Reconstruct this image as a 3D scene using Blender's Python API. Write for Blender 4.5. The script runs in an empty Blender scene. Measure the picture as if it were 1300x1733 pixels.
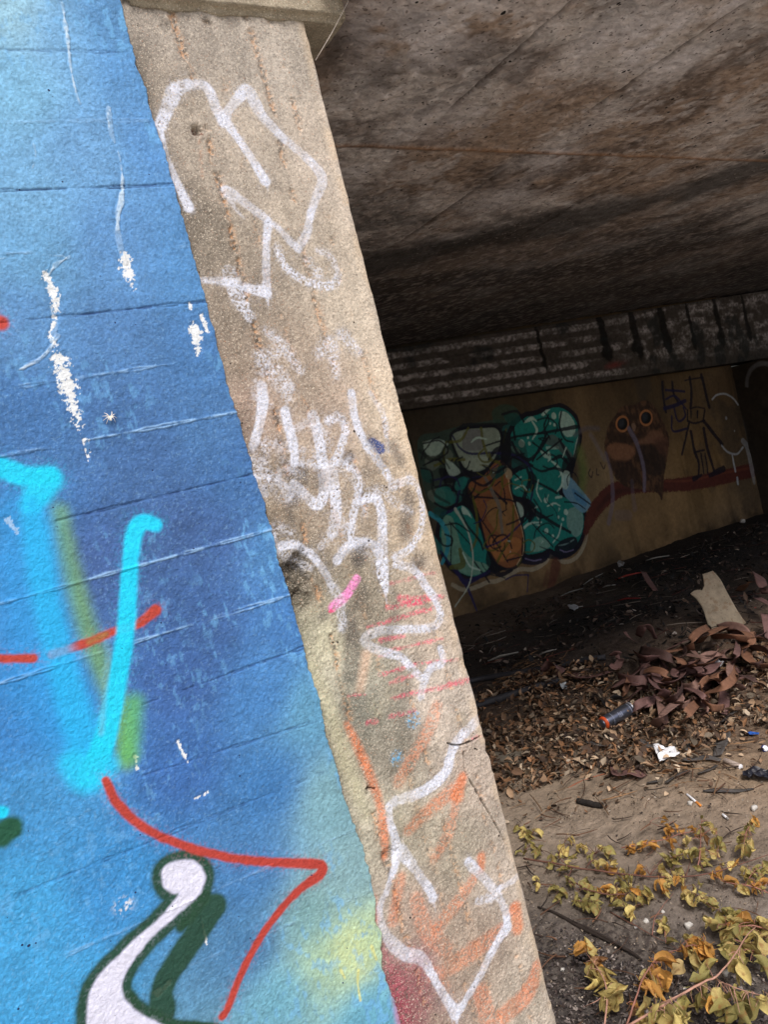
import bpy, math, random
import numpy as np
from mathutils import Vector, Matrix, Euler

random.seed(7); RNG = np.random.default_rng(7)
SC = bpy.context.scene
COL = SC.collection

# ------------------------------------------------------------------ camera
PITCH, YAW, ROLL = math.radians(4.2), math.radians(31.0), math.radians(14.4)
CAM = np.array([0.0, -1.25, 1.5]); FPX = 1300.0
Fh = np.array([math.sin(YAW), math.cos(YAW), 0]); R0 = np.array([math.cos(YAW), -math.sin(YAW), 0]); Z3 = np.array([0, 0, 1.0])
FW = math.cos(PITCH)*Fh - math.sin(PITCH)*Z3; U0 = math.sin(PITCH)*Fh + math.cos(PITCH)*Z3
CR = math.cos(ROLL)*R0 - math.sin(ROLL)*U0; CU = math.sin(ROLL)*R0 + math.cos(ROLL)*U0
cd = bpy.data.cameras.new('camera'); cam = bpy.data.objects.new('camera', cd); COL.objects.link(cam)
cd.sensor_fit = 'HORIZONTAL'; cd.sensor_width = 36; cd.lens = 36*FPX/1300; cd.clip_start = 0.02; cd.clip_end = 2000
cam.matrix_world = Matrix(((CR[0], CU[0], -FW[0], CAM[0]), (CR[1], CU[1], -FW[1], CAM[1]), (CR[2], CU[2], -FW[2], CAM[2]), (0, 0, 0, 1)))
SC.camera = cam

def ray(px, py):
    return FW + CR*((px-650)/FPX) + CU*((866.5-py)/FPX)
def on_y(px, py, y):                       # photo measurement -> point on a wall standing at depth y
    d = ray(px, py); return CAM + d*((y-CAM[1])/d[1])
def on_z(px, py, z):
    d = ray(px, py); return CAM + d*((z-CAM[2])/d[2])

# ------------------------------------------------------------------ numbers
def lin(c):
    c = np.asarray(c, float)/255.0
    return np.where(c <= 0.04045, c/12.92, ((c+0.055)/1.055)**2.4)
def sstep(a, b, x):
    t = np.clip((x-a)/(b-a), 0, 1); return t*t*(3-2*t)
def _h(ix, iy, seed):
    n = (ix.astype(np.int64)*374761393 + iy.astype(np.int64)*668265263 + seed*974711) & 0xffffffff
    n = ((n ^ (n >> 13))*1274126177) & 0xffffffff
    n = ((n ^ (n >> 16))*2246822519) & 0xffffffff
    return ((n ^ (n >> 15)) & 0xffff)/65535.0
def vn(x, y, seed=0):
    ix = np.floor(x); iy = np.floor(y); fx = x-ix; fy = y-iy
    fx = fx*fx*(3-2*fx); fy = fy*fy*(3-2*fy)
    ix = ix.astype(np.int64); iy = iy.astype(np.int64)
    a = _h(ix, iy, seed); b = _h(ix+1, iy, seed); c = _h(ix, iy+1, seed); d = _h(ix+1, iy+1, seed)
    return (a*(1-fx)+b*fx)*(1-fy) + (c*(1-fx)+d*fx)*fy
def fbm(x, y, f, o=4, seed=0, g=0.5):
    s = 0; a = 1; t = 0
    for k in range(o):
        s = s + a*vn(x*f + 17.3*k, y*f + 9.1*k, seed+k*13); t += a; a *= g; f *= 2.03
    return s/t
def catmull(P, n=6):
    P = np.asarray(P, float)
    if len(P) < 3: return P
    Q = np.vstack([2*P[0]-P[1], P, 2*P[-1]-P[-2]]); out = []
    for i in range(1, len(Q)-2):
        for k in range(n):
            t = k/n
            out.append(0.5*((2*Q[i]) + (-Q[i-1]+Q[i+1])*t + (2*Q[i-1]-5*Q[i]+4*Q[i+1]-Q[i+2])*t*t + (-Q[i-1]+3*Q[i]-3*Q[i+1]+Q[i+2])*t**3))
    out.append(P[-1]); return np.array(out)
def axis(lo, hi, step, outlo, outhi, grow=1.25):
    a = list(np.arange(lo, hi, step)); s = step; p = a[-1]
    while p < outhi: s *= grow; p = min(p+s, outhi); a.append(p)
    s = step; p = lo; pre = []
    while p > outlo: s *= grow; p = max(p-s, outlo); pre.append(p)
    return np.array(pre[::-1]+a)

# ------------------------------------------------------------------ paint on a wall: everything in wall coordinates (x, z)
class Paint:
    def __init__(s, X, Z, y, seed=0):
        s.X = X; s.Z = Z; s.y = y; s.C = np.zeros(X.shape+(3,)); s.H = np.zeros(X.shape); s.L = np.zeros(X.shape, np.int32)
        s.names = {}; s.rough = None; s.xl = 1.0
        s.n1 = fbm(X, Z, 90, 3, 101+seed); s.n2 = fbm(X, Z, 330, 2, 211+seed); s.n3 = fbm(X, Z, 25, 3, 331+seed)
    def uv(s, p):
        q = on_y(p[0], p[1], s.y); return (q[0], q[2])
    def scale(s, p):
        a = on_y(p[0], p[1], s.y); return np.dot(a-CAM, FW)/FPX
    def base(s, samples, sig=0.07):
        num = 0; den = 0
        for (px, py, c) in samples:
            u, v = s.uv((px, py)); d2 = (s.X-u)**2 + (s.Z-v)**2
            w = 1/(d2+sig*sig)**2.2; num = num + w[..., None]*lin(c); den = den + w
        s.C = num/den[..., None]
    def _box(s, P, m):
        sel = (s.X > P[:, 0].min()-m) & (s.X < P[:, 0].max()+m) & (s.Z > P[:, 1].min()-m) & (s.Z < P[:, 1].max()+m)
        return np.nonzero(sel)
    def sd_line(s, pts, w, T=None, smooth=True):
        if T: pts = [(T[0]+a/T[2], T[1]+b/T[2]) for a, b in pts]; k = 1/T[2]
        else: k = 1
        w = np.asarray(w if hasattr(w, '__len__') else [w]*len(pts), float)*k
        sc = np.array([s.scale(p) for p in pts])
        A = np.array([(*s.uv(p), 0.5*wi*q) for p, wi, q in zip(pts, w, sc)])
        if len(A) == 1: A = np.vstack([A, A+[1e-5, 0, 0]])
        if smooth: A = catmull(A)
        rm = np.abs(A[:, 2]).max(); I = s._box(A[:, :2], rm*2.2+0.012)
        x = s.X[I]; z = s.Z[I]; d = np.full(x.shape, 9.0)
        for a, b in zip(A[:-1], A[1:]):
            e = b[:2]-a[:2]; l2 = e@e+1e-12
            t = np.clip(((x-a[0])*e[0]+(z-a[1])*e[1])/l2, 0, 1)
            dd = np.hypot(x-a[0]-t*e[0], z-a[1]-t*e[1]) - (a[2]+t*(b[2]-a[2]))
            np.minimum(d, dd, out=d)
        return I, d, rm
    def sd_poly(s, pts, T=None, smooth=True):
        if T: pts = [(T[0]+a/T[2], T[1]+b/T[2]) for a, b in pts]
        A = np.array([s.uv(p) for p in pts])
        if smooth:
            B = np.vstack([A, A[:3]]); A = catmull(B, 5)[5:-5]
        rm = 0.03; I = s._box(A, rm); x = s.X[I]; z = s.Z[I]; d = np.full(x.shape, 9.0); ins = np.zeros(x.shape, bool)
        for a, b in zip(A, np.roll(A, -1, 0)):
            e = b-a; l2 = e@e+1e-12; t = np.clip(((x-a[0])*e[0]+(z-a[1])*e[1])/l2, 0, 1)
            np.minimum(d, np.hypot(x-a[0]-t*e[0], z-a[1]-t*e[1]), out=d)
            c = (a[1] > z) != (b[1] > z)
            xi = a[0]+(z-a[1])*e[0]/(e[1] if abs(e[1]) > 1e-9 else 1e-9)
            ins ^= c & (x < xi)
        return I, np.where(ins, -d, d), rm
    def put(s, Idr, col, alpha=1.0, soft=0.002, speck=0.0, edge=0.0015, dust=0.0, name=None, lift=0.0, grow=0.0, vary=0.0):
        I, d, rm = Idr
        d = d - grow
        n1 = s.n1[I]; n2 = s.n2[I]
        m = 1 - sstep(-soft, soft, d + (n1-0.5)*2*edge)
        if speck:
            r = n2 if s.rough is None else s.rough[I]
            lo = speck*1.02
            m = m*sstep(lo-0.13, lo+0.13, r*0.8+n1*0.2)
        if dust:
            m = np.maximum(m, dust*np.exp(-np.maximum(d, 0)/0.006)*sstep(0.5, 0.7, n2))
        m = m*alpha
        if vary: m = m*(1-vary*sstep(.42, .62, s.n3[I])*(.4+.9*n1))
        c = lin(col)
        s.C[I] = s.C[I]*(1-m[..., None]) + c*m[..., None]
        if lift: s.H[I] += lift*m
        if name:
            if name not in s.names: s.names[name] = len(s.names)+1
            L = s.L[I]; L[d < 0.0] = s.names[name]; s.L[I] = L
    def line(s, pts, w, col, T=None, smooth=True, **k): s.put(s.sd_line(pts, w, T, smooth), col, **k)
    def poly(s, pts, col, T=None, smooth=True, **k): s.put(s.sd_poly(pts, T, smooth), col, **k)

# ------------------------------------------------------------------ meshes
def raw(name, V, F, mat, parent=None, smooth=True, col=None, loc=None):
    V = np.asarray(V, float)
    o0 = np.zeros(3) if loc is None else np.asarray(loc, float)
    base = np.zeros(3)
    p = parent
    while p is not None: base = base + np.array(p.location); p = p.parent
    me = bpy.data.meshes.new(name)
    V = V - base - o0
    F = [np.asarray(F)] if isinstance(F, np.ndarray) else F
    if isinstance(F, list) and len(F) and isinstance(F[0], np.ndarray) and F[0].ndim == 2:
        me.vertices.add(len(V)); me.vertices.foreach_set('co', V.astype(np.float32).ravel())
        idx = np.concatenate([f.ravel() for f in F]); tot = np.concatenate([np.full(len(f), f.shape[1]) for f in F])
        st = np.concatenate([[0], np.cumsum(tot)[:-1]])
        me.loops.add(len(idx)); me.loops.foreach_set('vertex_index', idx.astype(np.int32))
        me.polygons.add(len(tot)); me.polygons.foreach_set('loop_start', st.astype(np.int32))
        me.update(calc_edges=True); me.validate()
    else:
        me.from_pydata([tuple(v) for v in V], [], [tuple(f) for f in F])
    if col is not None:
        a = me.color_attributes.new('Col', 'FLOAT_COLOR', 'POINT')
        c = np.ones((len(V), 4), np.float32); c[:, :3] = col; a.data.foreach_set('color', c.ravel())
    me.polygons.foreach_set('use_smooth', np.full(len(me.polygons), smooth))
    me.update()
    me.materials.append(mat)
    o = bpy.data.objects.new(name, me); COL.objects.link(o)
    o.location = o0
    if parent is not None: o.parent = parent
    return o
def tag(o, label=None, cat=None, group=None, kind=None):
    if label: o['label'] = label
    if cat: o['category'] = cat
    if group: o['group'] = group
    if kind: o['kind'] = kind
    return o
def empty(name, loc, label, cat, group=None):
    o = bpy.data.objects.new(name, None); COL.objects.link(o); o.location = tuple(loc); o.empty_display_size = 0.05
    return tag(o, label, cat, group)
def grid_faces(H, W):
    i = np.arange(H*W).reshape(H, W)
    return np.stack([i[:-1, :-1], i[:-1, 1:], i[1:, 1:], i[1:, :-1]], -1)
def grid_obj(name, P, C, mat, keep=None, L=None, names=None, flip=False):
    """the surface of one thing; its painted marks are cut out of the same surface as parts"""
    H, W = P.shape[:2]; F = grid_faces(H, W)
    if flip: F = F[..., ::-1]
    V = P.reshape(-1, 3); Cf = C.reshape(-1, 3)
    lab = np.zeros((H-1, W-1), np.int32) if L is None else L[:-1, :-1]
    ok = np.ones((H-1, W-1), bool) if keep is None else keep
    root = None
    for nm, k in [(name, 0)] + (sorted(names.items(), key=lambda t: t[1]) if names else []):
        f = F[ok & (lab == k)]
        if len(f) == 0: continue
        u, inv = np.unique(f, return_inverse=True)
        o = raw(nm.split('#')[0], V[u], inv.reshape(f.shape), mat, root, True, Cf[u])
        if root is None: root = o
    return root
def tube(path, r, n=8, cap=True):
    P = np.asarray(path, float); N = len(P)
    r = np.asarray(r if hasattr(r, '__len__') else [r]*N, float)
    if len(r) != N: r = np.interp(np.linspace(0, 1, N), np.linspace(0, 1, len(r)), r)
    V = []; F = []
    T = np.gradient(P, axis=0); T /= np.linalg.norm(T, axis=1)[:, None]+1e-12
    a = np.array([0, 0, 1.0]) if abs(T[0][2]) < 0.9 else np.array([1.0, 0, 0])
    for i in range(N):
        s = np.cross(T[i], a); s /= np.linalg.norm(s)+1e-12; a = np.cross(s, T[i])
        for k in range(n):
            t = 2*math.pi*k/n; V.append(P[i] + r[i]*(math.cos(t)*s + math.sin(t)*a))
    for i in range(N-1):
        for k in range(n): F.append((i*n+k, i*n+(k+1) % n, (i+1)*n+(k+1) % n, (i+1)*n+k))
    if cap: F.append(tuple(range(n))[::-1]); F.append(tuple(range((N-1)*n, N*n)))
    return np.array(V), F
def slab(outline, nrm, th, jitter=0.0):
    """a flat piece with a real thickness from a closed outline of 3-D points"""
    O = np.asarray(outline, float); n = len(O); nrm = np.asarray(nrm, float); nrm /= np.linalg.norm(nrm)
    c = O.mean(0); I = c + (O-c)*0.93
    V = np.vstack([I+nrm*th*0.5, O+nrm*th*0.3, O-nrm*th*0.3, I-nrm*th*0.5]); F = [tuple(range(n)), tuple(range(3*n, 4*n))[::-1]]
    for a in range(3):
        for k in range(n): F.append((a*n+k, (a+1)*n+k, (a+1)*n+(k+1) % n, a*n+(k+1) % n))
    return V, F
def ribbon(path, width, twist, th=0.0012, m=4, cup=0.25):
    """curled strip: path points, width, roll angle along it"""
    P = np.asarray(path, float); N = len(P); T = np.gradient(P, axis=0); T /= np.linalg.norm(T, axis=1)[:, None]+1e-12
    width = np.interp(np.linspace(0, 1, N), np.linspace(0, 1, len(width)), width)
    tw = np.interp(np.linspace(0, 1, N), np.linspace(0, 1, len(twist)), twist)
    V = np.zeros((2, N, m+1, 3))
    for i in range(N):
        s = np.cross(T[i], [0, 0, 1.0]); l = np.linalg.norm(s); s = s/l if l > 1e-3 else np.array([1.0, 0, 0])
        u = np.cross(s, T[i]); c, q = math.cos(tw[i]), math.sin(tw[i]); s, u = s*c+u*q, u*c-s*q
        for k in range(m+1):
            t = k/m*2-1; p = P[i] + s*t*width[i]*0.5 + u*(t*t)*cup*width[i]*0.5
            V[0, i, k] = p+u*th; V[1, i, k] = p-u*th
    F = []; q = (m+1)*N
    for i in range(N-1):
        for k in range(m):
            a = i*(m+1)+k; F.append((a, a+1, a+m+2, a+m+1)); F.append((q+a, q+a+m+1, q+a+m+2, q+a+1))
    for i in range(N-1):
        a = i*(m+1); b = a+m; F.append((a, a+m+1, q+a+m+1, q+a)); F.append((b, q+b, q+b+m+1, b+m+1))
    for k in range(m):
        a = k; b = (N-1)*(m+1)+k; F.append((a, q+a, q+a+1, a+1)); F.append((b, b+1, q+b+1, q+b))
    return V.reshape(-1, 3), F
def lump(c, r, seed, sq=(1, 1, 1), n=7, m=10, rough=0.35):
    """irregular stone-like solid"""
    g = np.random.default_rng(seed); V = []; F = []
    ph = g.uniform(0, 6.28, 6)
    for i in range(n+1):
        a = math.pi*i/n
        for k in range(m):
            b = 2*math.pi*k/m
            d = np.array([math.sin(a)*math.cos(b), math.sin(a)*math.sin(b), math.cos(a)])
            q = 1 + rough*(0.4*math.sin(3*d[0]*1.7+ph[0]) + 0.35*math.sin(4.1*d[1]+ph[1]) + 0.3*math.sin(3.3*d[2]+ph[2]+2*d[0]) + 0.15*math.sin(8*d[0]+ph[3])*math.sin(7*d[1]+ph[4]))
            V.append(np.array(c)+d*q*r*np.array(sq))
    for i in range(n):
        for k in range(m): F.append((i*m+k, i*m+(k+1) % m, (i+1)*m+(k+1) % m, (i+1)*m+k))
    return np.array(V), F
def merge(parts):
    V = []; F = []; o = 0
    for v, f in parts:
        V.append(np.asarray(v)); F += [tuple(i+o for i in t) for t in f]; o += len(v)
    return np.vstack(V), F

# ------------------------------------------------------------------ materials
def nodes(name, rough=0.8):
    m = bpy.data.materials.new(name); m.use_nodes = True; nt = m.node_tree; b = nt.nodes['Principled BSDF']
    b.inputs['Roughness'].default_value = rough; b.inputs['Specular IOR Level'].default_value = 0.3
    return m, nt, b
def N(nt, t, **k):
    n = nt.nodes.new(t)
    for a, v in k.items():
        if a in n.inputs: n.inputs[a].default_value = v
        else: setattr(n, a, v)
    return n
def noise(nt, vec, scale, detail=4, rough=0.6):
    n = nt.nodes.new('ShaderNodeTexNoise'); n.inputs['Scale'].default_value = scale; n.inputs['Detail'].default_value = detail; n.inputs['Roughness'].default_value = rough
    nt.links.new(vec, n.inputs['Vector']); return n.outputs['Fac']
def ramp(nt, fac, stops):
    r = nt.nodes.new('ShaderNodeValToRGB'); e = r.color_ramp.elements
    while len(e) < len(stops): e.new(0.5)
    for q, (p, c) in zip(e, stops): q.position = p; q.color = (*c, 1) if len(c) == 3 else c
    nt.links.new(fac, r.inputs['Fac']); return r.outputs['Color']
def mixc(nt, fac, a, b, mode='MIX'):
    m = nt.nodes.new('ShaderNodeMix'); m.data_type = 'RGBA'; m.blend_type = mode
    for s, v in ((m.inputs[0], fac), (m.inputs[6], a), (m.inputs[7], b)):
        if isinstance(v, (int, float)): s.default_value = v
        elif isinstance(v, tuple): s.default_value = (*v, 1)
        else: nt.links.new(v, s)
    return m.outputs[2]
def math2(nt, op, a, b=None):
    m = nt.nodes.new('ShaderNodeMath'); m.operation = op
    for s, v in zip(m.inputs, (a, b)):
        if v is None: continue
        if isinstance(v, (int, float)): s.default_value = v
        else: nt.links.new(v, s)
    return m.outputs[0]
def bump(nt, b, h, dist, strength=1.0, prev=None):
    n = nt.nodes.new('ShaderNodeBump'); n.inputs['Distance'].default_value = dist; n.inputs['Strength'].default_value = strength
    nt.links.new(h, n.inputs['Height'])
    if prev is not None: nt.links.new(prev, n.inputs['Normal'])
    nt.links.new(n.outputs['Normal'], b.inputs['Normal']); return n.outputs['Normal']
def coords(nt): return nt.nodes.new('ShaderNodeTexCoord').outputs['Object']
def surf(name, col=None, rough=0.85, var=0.3, scale=40, bscale=120, bdist=0.001, dark=None, detail=5, attr=False, bits=None, pits=None, bscale2=None, bdist2=0.0):
    m, nt, b = nodes(name, rough); co = coords(nt)
    if attr: a = nt.nodes.new('ShaderNodeVertexColor'); a.layer_name = 'Col'; c = a.outputs['Color']
    else: c = tuple(lin(col))
    f = noise(nt, co, scale, detail); lo = 1-var; hi = 1+var
    g = ramp(nt, f, [(0.3, (lo, lo, lo)), (0.7, (hi, hi, hi))])
    c = mixc(nt, 1.0, c, g, 'MULTIPLY')
    if bits:
        for (sc, lo_, hi_, bc, am) in bits:
            q = ramp(nt, noise(nt, co, sc, 3, 0.5), [(lo_, (0, 0, 0)), (hi_, (am, am, am))])
            c = mixc(nt, q, c, tuple(lin(bc)))
    h = noise(nt, co, bscale, 4, 0.65)
    nm = bump(nt, b, h, bdist)
    if bscale2: nm = bump(nt, b, noise(nt, co, bscale2, 5, 0.6), bdist2, 1.0, nm)
    if pits:
        v = nt.nodes.new('ShaderNodeTexVoronoi'); v.inputs['Scale'].default_value = pits[0]; nt.links.new(co, v.inputs['Vector'])
        wob = noise(nt, co, pits[0]*0.35, 2)
        thr = math2(nt, 'MULTIPLY', sub1(nt, wob, pits[2]), pits[1])
        q = math2(nt, 'LESS_THAN', v.outputs['Distance'], thr)
        c = mixc(nt, q, c, tuple(lin(pits[3])))
    nt.links.new(c, b.inputs['Base Color'])
    return m
def sub1(nt, a, k):
    return math2(nt, 'MAXIMUM', math2(nt, 'SUBTRACT', a, k), 0.0)

M_BLUE = surf('blue_paint', attr=True, rough=0.62, var=0.10, scale=160, bscale=700, bdist=0.0011, bscale2=330, bdist2=0.0016, pits=(110, 1.6, 0.60, (25, 40, 80)))
M_PILL = surf('weathered_concrete', attr=True, rough=0.9, var=0.24, scale=240, bscale=620, bdist=0.0007, bscale2=170, bdist2=0.0013,
              bits=[(430, 0.58, 0.66, (212, 200, 182), 0.75), (300, 0.65, 0.71, (188, 134, 102), 0.6), (360, 0.62, 0.69, (84, 76, 68), 0.75)], pits=(95, 1.7, 0.60, (45, 38, 32)))
M_DECK = surf('deck_concrete', attr=True, rough=0.9, var=0.25, scale=35, bscale=60, bdist=0.006, bscale2=14, bdist2=0.012,
              bits=[(70, 0.60, 0.68, (74, 62, 54), 0.7), (45, 0.64, 0.71, (190, 180, 174), 0.5)], pits=(46, 1.9, 0.55, (34, 30, 28)))
M_BACK = surf('back_plaster', attr=True, rough=0.85, var=0.18, scale=30, bscale=80, bdist=0.003, pits=None)
M_BEAM = surf('beam_concrete', attr=True, rough=0.92, var=0.35, scale=25, bscale=50, bdist=0.008)
M_GRND = surf('dirt', attr=True, rough=0.95, var=0.22, scale=18, bscale=210, bdist=0.004, bscale2=70, bdist2=0.006,
              bits=[(160, 0.64, 0.70, (170, 150, 130), 0.6), (120, 0.66, 0.71, (45, 40, 38), 0.7)])
M_ATTR = surf('dry_leaf_mix', attr=True, rough=0.8, var=0.15, scale=60, bscale=90, bdist=0.001)

# ------------------------------------------------------------------ world and light
SUN_EL, SUN_AZ = math.radians(52), math.radians(200)   # azimuth from +y clockwise
w = bpy.data.worlds.new('World'); SC.world = w; w.use_nodes = True; nt = w.node_tree
sky = nt.nodes.new('ShaderNodeTexSky'); sky.sky_type = 'NISHITA'; sky.sun_disc = False
sky.sun_elevation = SUN_EL; sky.sun_rotation = SUN_AZ; sky.air_density = 1.0; sky.dust_density = 4.0; sky.ozone_density = 1.0
nt.links.new(sky.outputs['Color'], nt.nodes['Background'].inputs['Color']); nt.nodes['Background'].inputs['Strength'].default_value = 0.13
sl = bpy.data.lights.new('sun', 'SUN'); sl.energy = 2.1; sl.angle = math.radians(14); sl.color = (1.0, 0.98, 0.955)
so = bpy.data.objects.new('sun', sl); COL.objects.link(so)
sd = Vector((math.sin(SUN_AZ)*math.cos(SUN_EL), math.cos(SUN_AZ)*math.cos(SUN_EL), math.sin(SUN_EL)))
so.rotation_euler = sd.to_track_quat('Z', 'Y').to_euler(); so.location = (0, -4, 6)
SC.view_settings.view_transform = 'Standard'; SC.view_settings.look = 'None'; SC.view_settings.exposure = 0.22; SC.view_settings.gamma = 1

# ================================================================== the blue wall (facade plane y = 0)
CREAM = (222, 226, 240)
def blue_wall():
    xs = axis(-0.16, 0.565, 0.0014, -2.2, 0.566); zs = axis(0.46, 2.42, 0.0014, -0.12, 3.0)
    X, Z = np.meshgrid(xs, zs); p = Paint(X, Z, 0.0, 1)
    p.base([(20,20,(150,198,238)),(20,150,(122,182,238)),(20,330,(112,168,228)),(100,60,(112,168,232)),(180,40,(82,138,205)),(210,120,(86,142,212)),
        (150,250,(106,160,226)),(260,250,(86,142,216)),(50,420,(100,156,216)),(200,420,(90,142,212)),(310,450,(80,136,206)),(50,560,(86,136,202)),
        (200,580,(76,122,188)),(340,600,(70,120,190)),(50,700,(66,116,188)),(200,700,(66,110,178)),(350,720,(70,116,182)),(250,780,(64,104,170)),
        (400,800,(64,110,180)),(30,900,(60,124,202)),(300,900,(62,96,162)),(380,920,(64,100,170)),(450,930,(74,130,200)),(150,950,(62,94,162)),
        (350,1050,(60,98,168)),(480,1060,(66,120,196)),(30,1200,(54,126,208)),(300,1150,(60,100,176)),(450,1180,(66,124,200)),(520,1200,(96,156,206)),
        (100,1350,(64,142,216)),(300,1300,(58,106,186)),(450,1330,(60,120,196)),(560,1350,(122,168,196)),(30,1550,(64,156,230)),(200,1480,(58,140,220)),
        (420,1480,(64,120,190)),(520,1560,(120,166,186)),(590,1480,(132,172,196)),(600,1600,(184,208,176)),(540,1620,(166,198,178)),(480,1680,(104,166,206)),
        (60,1700,(64,156,230)),(430,1600,(70,126,190)),(620,1720,(98,164,206))], 0.05)
    n = fbm(X, Z, 9, 4, 5); n5 = fbm(X, Z, 45, 4, 6); p.C *= (0.72+0.28*n+.28*n5)[..., None]; p.C *= np.array([1.03, .99, .82]); n6 = fbm(X, Z, 300, 2, 7); p.C *= (.76+.48*n6)[..., None]; fl = (sstep(.70, .80, fbm(X, Z, 380, 2, 8))*.2)[..., None]; p.C = p.C*(1-fl)+lin((150, 196, 230))*fl
    # worn lighter scuffs, strongest close to the edge of the render
    xb = bound(Z); near = np.exp(-np.maximum(xb-X, 0)/0.12)
    sc = sstep(0.60, 0.74, fbm(X*1.6, Z*0.8, 70, 4, 61)+0.10*near)*(0.30+0.4*near)*sstep(0.42, 0.6, fbm(X, Z, 7, 3, 65))
    p.C = p.C*(1-sc[..., None]) + lin((112, 176, 226))*sc[..., None]
    H = p.H
    H += (fbm(X, Z, 260, 2, 41)-0.5)*0.0016 + (fbm(X, Z, 90, 2, 43)-0.5)*0.0012 + (fbm(X, Z, 12, 3, 42)-0.5)*0.005
    # board marks of the formwork: (photo start, photo end, kind)  kind<0 groove, >0 raised and rubbed pale
    for (a, b, kd) in [((0,88),(228,92),-.5),((0,325),(296,315),-1),((0,432),(330,418),.5),((0,548),(352,511),-1),((0,660),(385,603),.7),((0,773),(405,697),1),
                       ((95,882),(440,800),-1),((0,1021),(470,893),1),((0,1155),(500,1003),1),((240,1192),(528,1090),-.8),((240,1312),(556,1212),-.7),((0,1525),(585,1290),-.6),
                       ((0,1662),(640,1384),.45),((0,210),(262,206),.3),((300,1640),(640,1500),.25)]:
        I, d, rm = p.sd_line([a, b], 2.0, smooth=False); wv = p.n3[I]
        wv2 = fbm(p.X[I], p.Z[I], 14, 3, int(a[1]) % 97); g = np.exp(-((d+(wv-0.5)*0.006)/(0.0009+.0008*wv2))**2)*sstep(0.36, 0.56, wv2+0.10*abs(kd))
        H[I] += g*0.0022*kd
        m = g*(0.6 if kd > 0 else 0.45)*abs(kd)*(0.2+1.3*sstep(.35, .6, p.n1[I]))
        c = lin((150, 190, 230)) if kd > 0 else lin((30, 55, 110))
        p.C[I] = p.C[I]*(1-np.clip(m, 0, 1)[:, None]) + c*np.clip(m, 0, 1)[:, None]
    # plaster cracks with curled pale lips, and patches where the paint has fallen off
    for (pts, w) in [([(104,8),(112,60),(119,120),(128,160),(135,178)], [3,5,6,4,2]), ([(183,185),(187,225),(203,275),(206,330),(198,378),(203,420),(212,445)], [2,4,3,6,5,5,4]),
                     ([(125,428),(108,441),(92,452),(80,470)], [2,4,5,5]), ([(30,628),(62,612),(80,596),(98,570)], [2,4,5,4]), ([(55,240),(60,262),(55,286)], [2,2.5,2]),
                     ([(86,520),(92,548),(86,580)], [8,9,6]), ([(0,440),(45,432),(110,436)], [2,2,1])]:
        I, d, rm = p.sd_line(pts, [q*.62 for q in w]); d = d+(p.n1[I]-0.5)*0.007+(p.n3[I]-.5)*.008; m = (1-sstep(-0.0005, 0.0014, d))*(.25+.75*sstep(.36, .6, p.n1[I])); H[I] += m*0.0012 - np.exp(-((d-0.002)/0.0012)**2)*0.0008
        p.C[I] = p.C[I]*(1-m[:, None]*0.75) + lin((206, 226, 240))*m[:, None]*0.75
    for (pts, w, sp) in [([(80,470),(88,492),(93,515),(92,545),(86,570),(98,592)], [16,20,13,12,9,6], .46), ([(100,612),(112,650),(122,690),(135,725),(146,752),(150,778)], [30,34,26,14,6,3], .44),
                         ([(210,436),(215,458),(222,480),(228,492)], [20,24,12,6], .46), ([(328,556),(332,578),(335,602)], [20,20,8], .46), ([(320,516),(322,524)], [8,6], .48), ([(340,535),(350,562)], [9,10], .5),
                         ([(140,745),(150,790)], [5,2], .5), ([(12,880),(30,900)], [14,10], .56), ([(350,1340),(330,1350)], [6,4], .6), ([(300,1255),(318,1290)], [9,6], .58), ([(228,1278),(232,1300)], [8,5], .56), ([(340,1550),(349,1596)], [4,5], .55), ([(265,1680),(285,1660)], [16,10], .66)]:
        Q = p.sd_line(pts, w); I, d, rm = Q; H[I] -= (1-sstep(-0.001, 0.002, d))*0.0012
        core = np.clip(-d/(rm+1e-6), -.6, 1); q = sstep(.47, .53, p.n2[I]*.65+p.n1[I]*.35+(core-.30)*.42+.10*(.5-sp)); q = q*(d < .004)
        p.C[I] = p.C[I]*(1-q[:, None])+lin((226, 230, 232))*q[:, None]
    I, d, rm = p.sd_line([(208, 1530)], [14]); m = np.exp(-(d/0.0075)**2)*sstep(0.46, 0.56, p.n2[I]*.6+p.n1[I]*.4); p.C[I] = p.C[I]*(1-m[:, None]*.9)+lin((225, 228, 232))*m[:, None]*.9
    T2 = (0, 560, 2.0); T3 = (0, 1130, 2.0)
    # olive and green ghost bands, then the cyan lettering over them
    p.line([(98,868),(116,960),(150,1080),(196,1190),(214,1285)], [30,34,36,36,30], (112, 160, 92), soft=.014, alpha=.75, dust=.2)
    p.line([(226,1190),(216,1275)], [30,34], (96,180,92), soft=.014, alpha=.7)
    p.line([(40,880),(54,960),(72,1060),(104,1160),(136,1250),(152,1300)], [95,100,100,90,80,70], (44,152,220), soft=.02, alpha=.62)
    p.line([(0,960),(40,1130),(110,1270)], [60,90,60], (44,150,220), soft=.02, alpha=.4)
    p.line([(0,548)], [26], (186,70,60), soft=.004, dust=.3, name='red_spray_line#1')
    p.line([(-14,1113),(30,1114),(56,1113)], 15, (180,66,54), soft=.0025, dust=.35, name='red_spray_line#2')
    p.line([(88,1107),(150,1086),(195,1067),(232,1056),(262,1032)], [15,15,14,15,20], (180,66,52), soft=.0028, dust=.35, name='red_spray_line#3')
    p.line([(150,1086),(178,1073)], [9,9], (150,128,70), soft=.004, alpha=.6)
    CY = (22, 205, 246)
    p.line([(-30,800),(0,792),(40,806),(86,806)], [34,34,36,26], CY, soft=.005, alpha=.95, dust=.45, name='cyan_graffiti_lettering')
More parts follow.
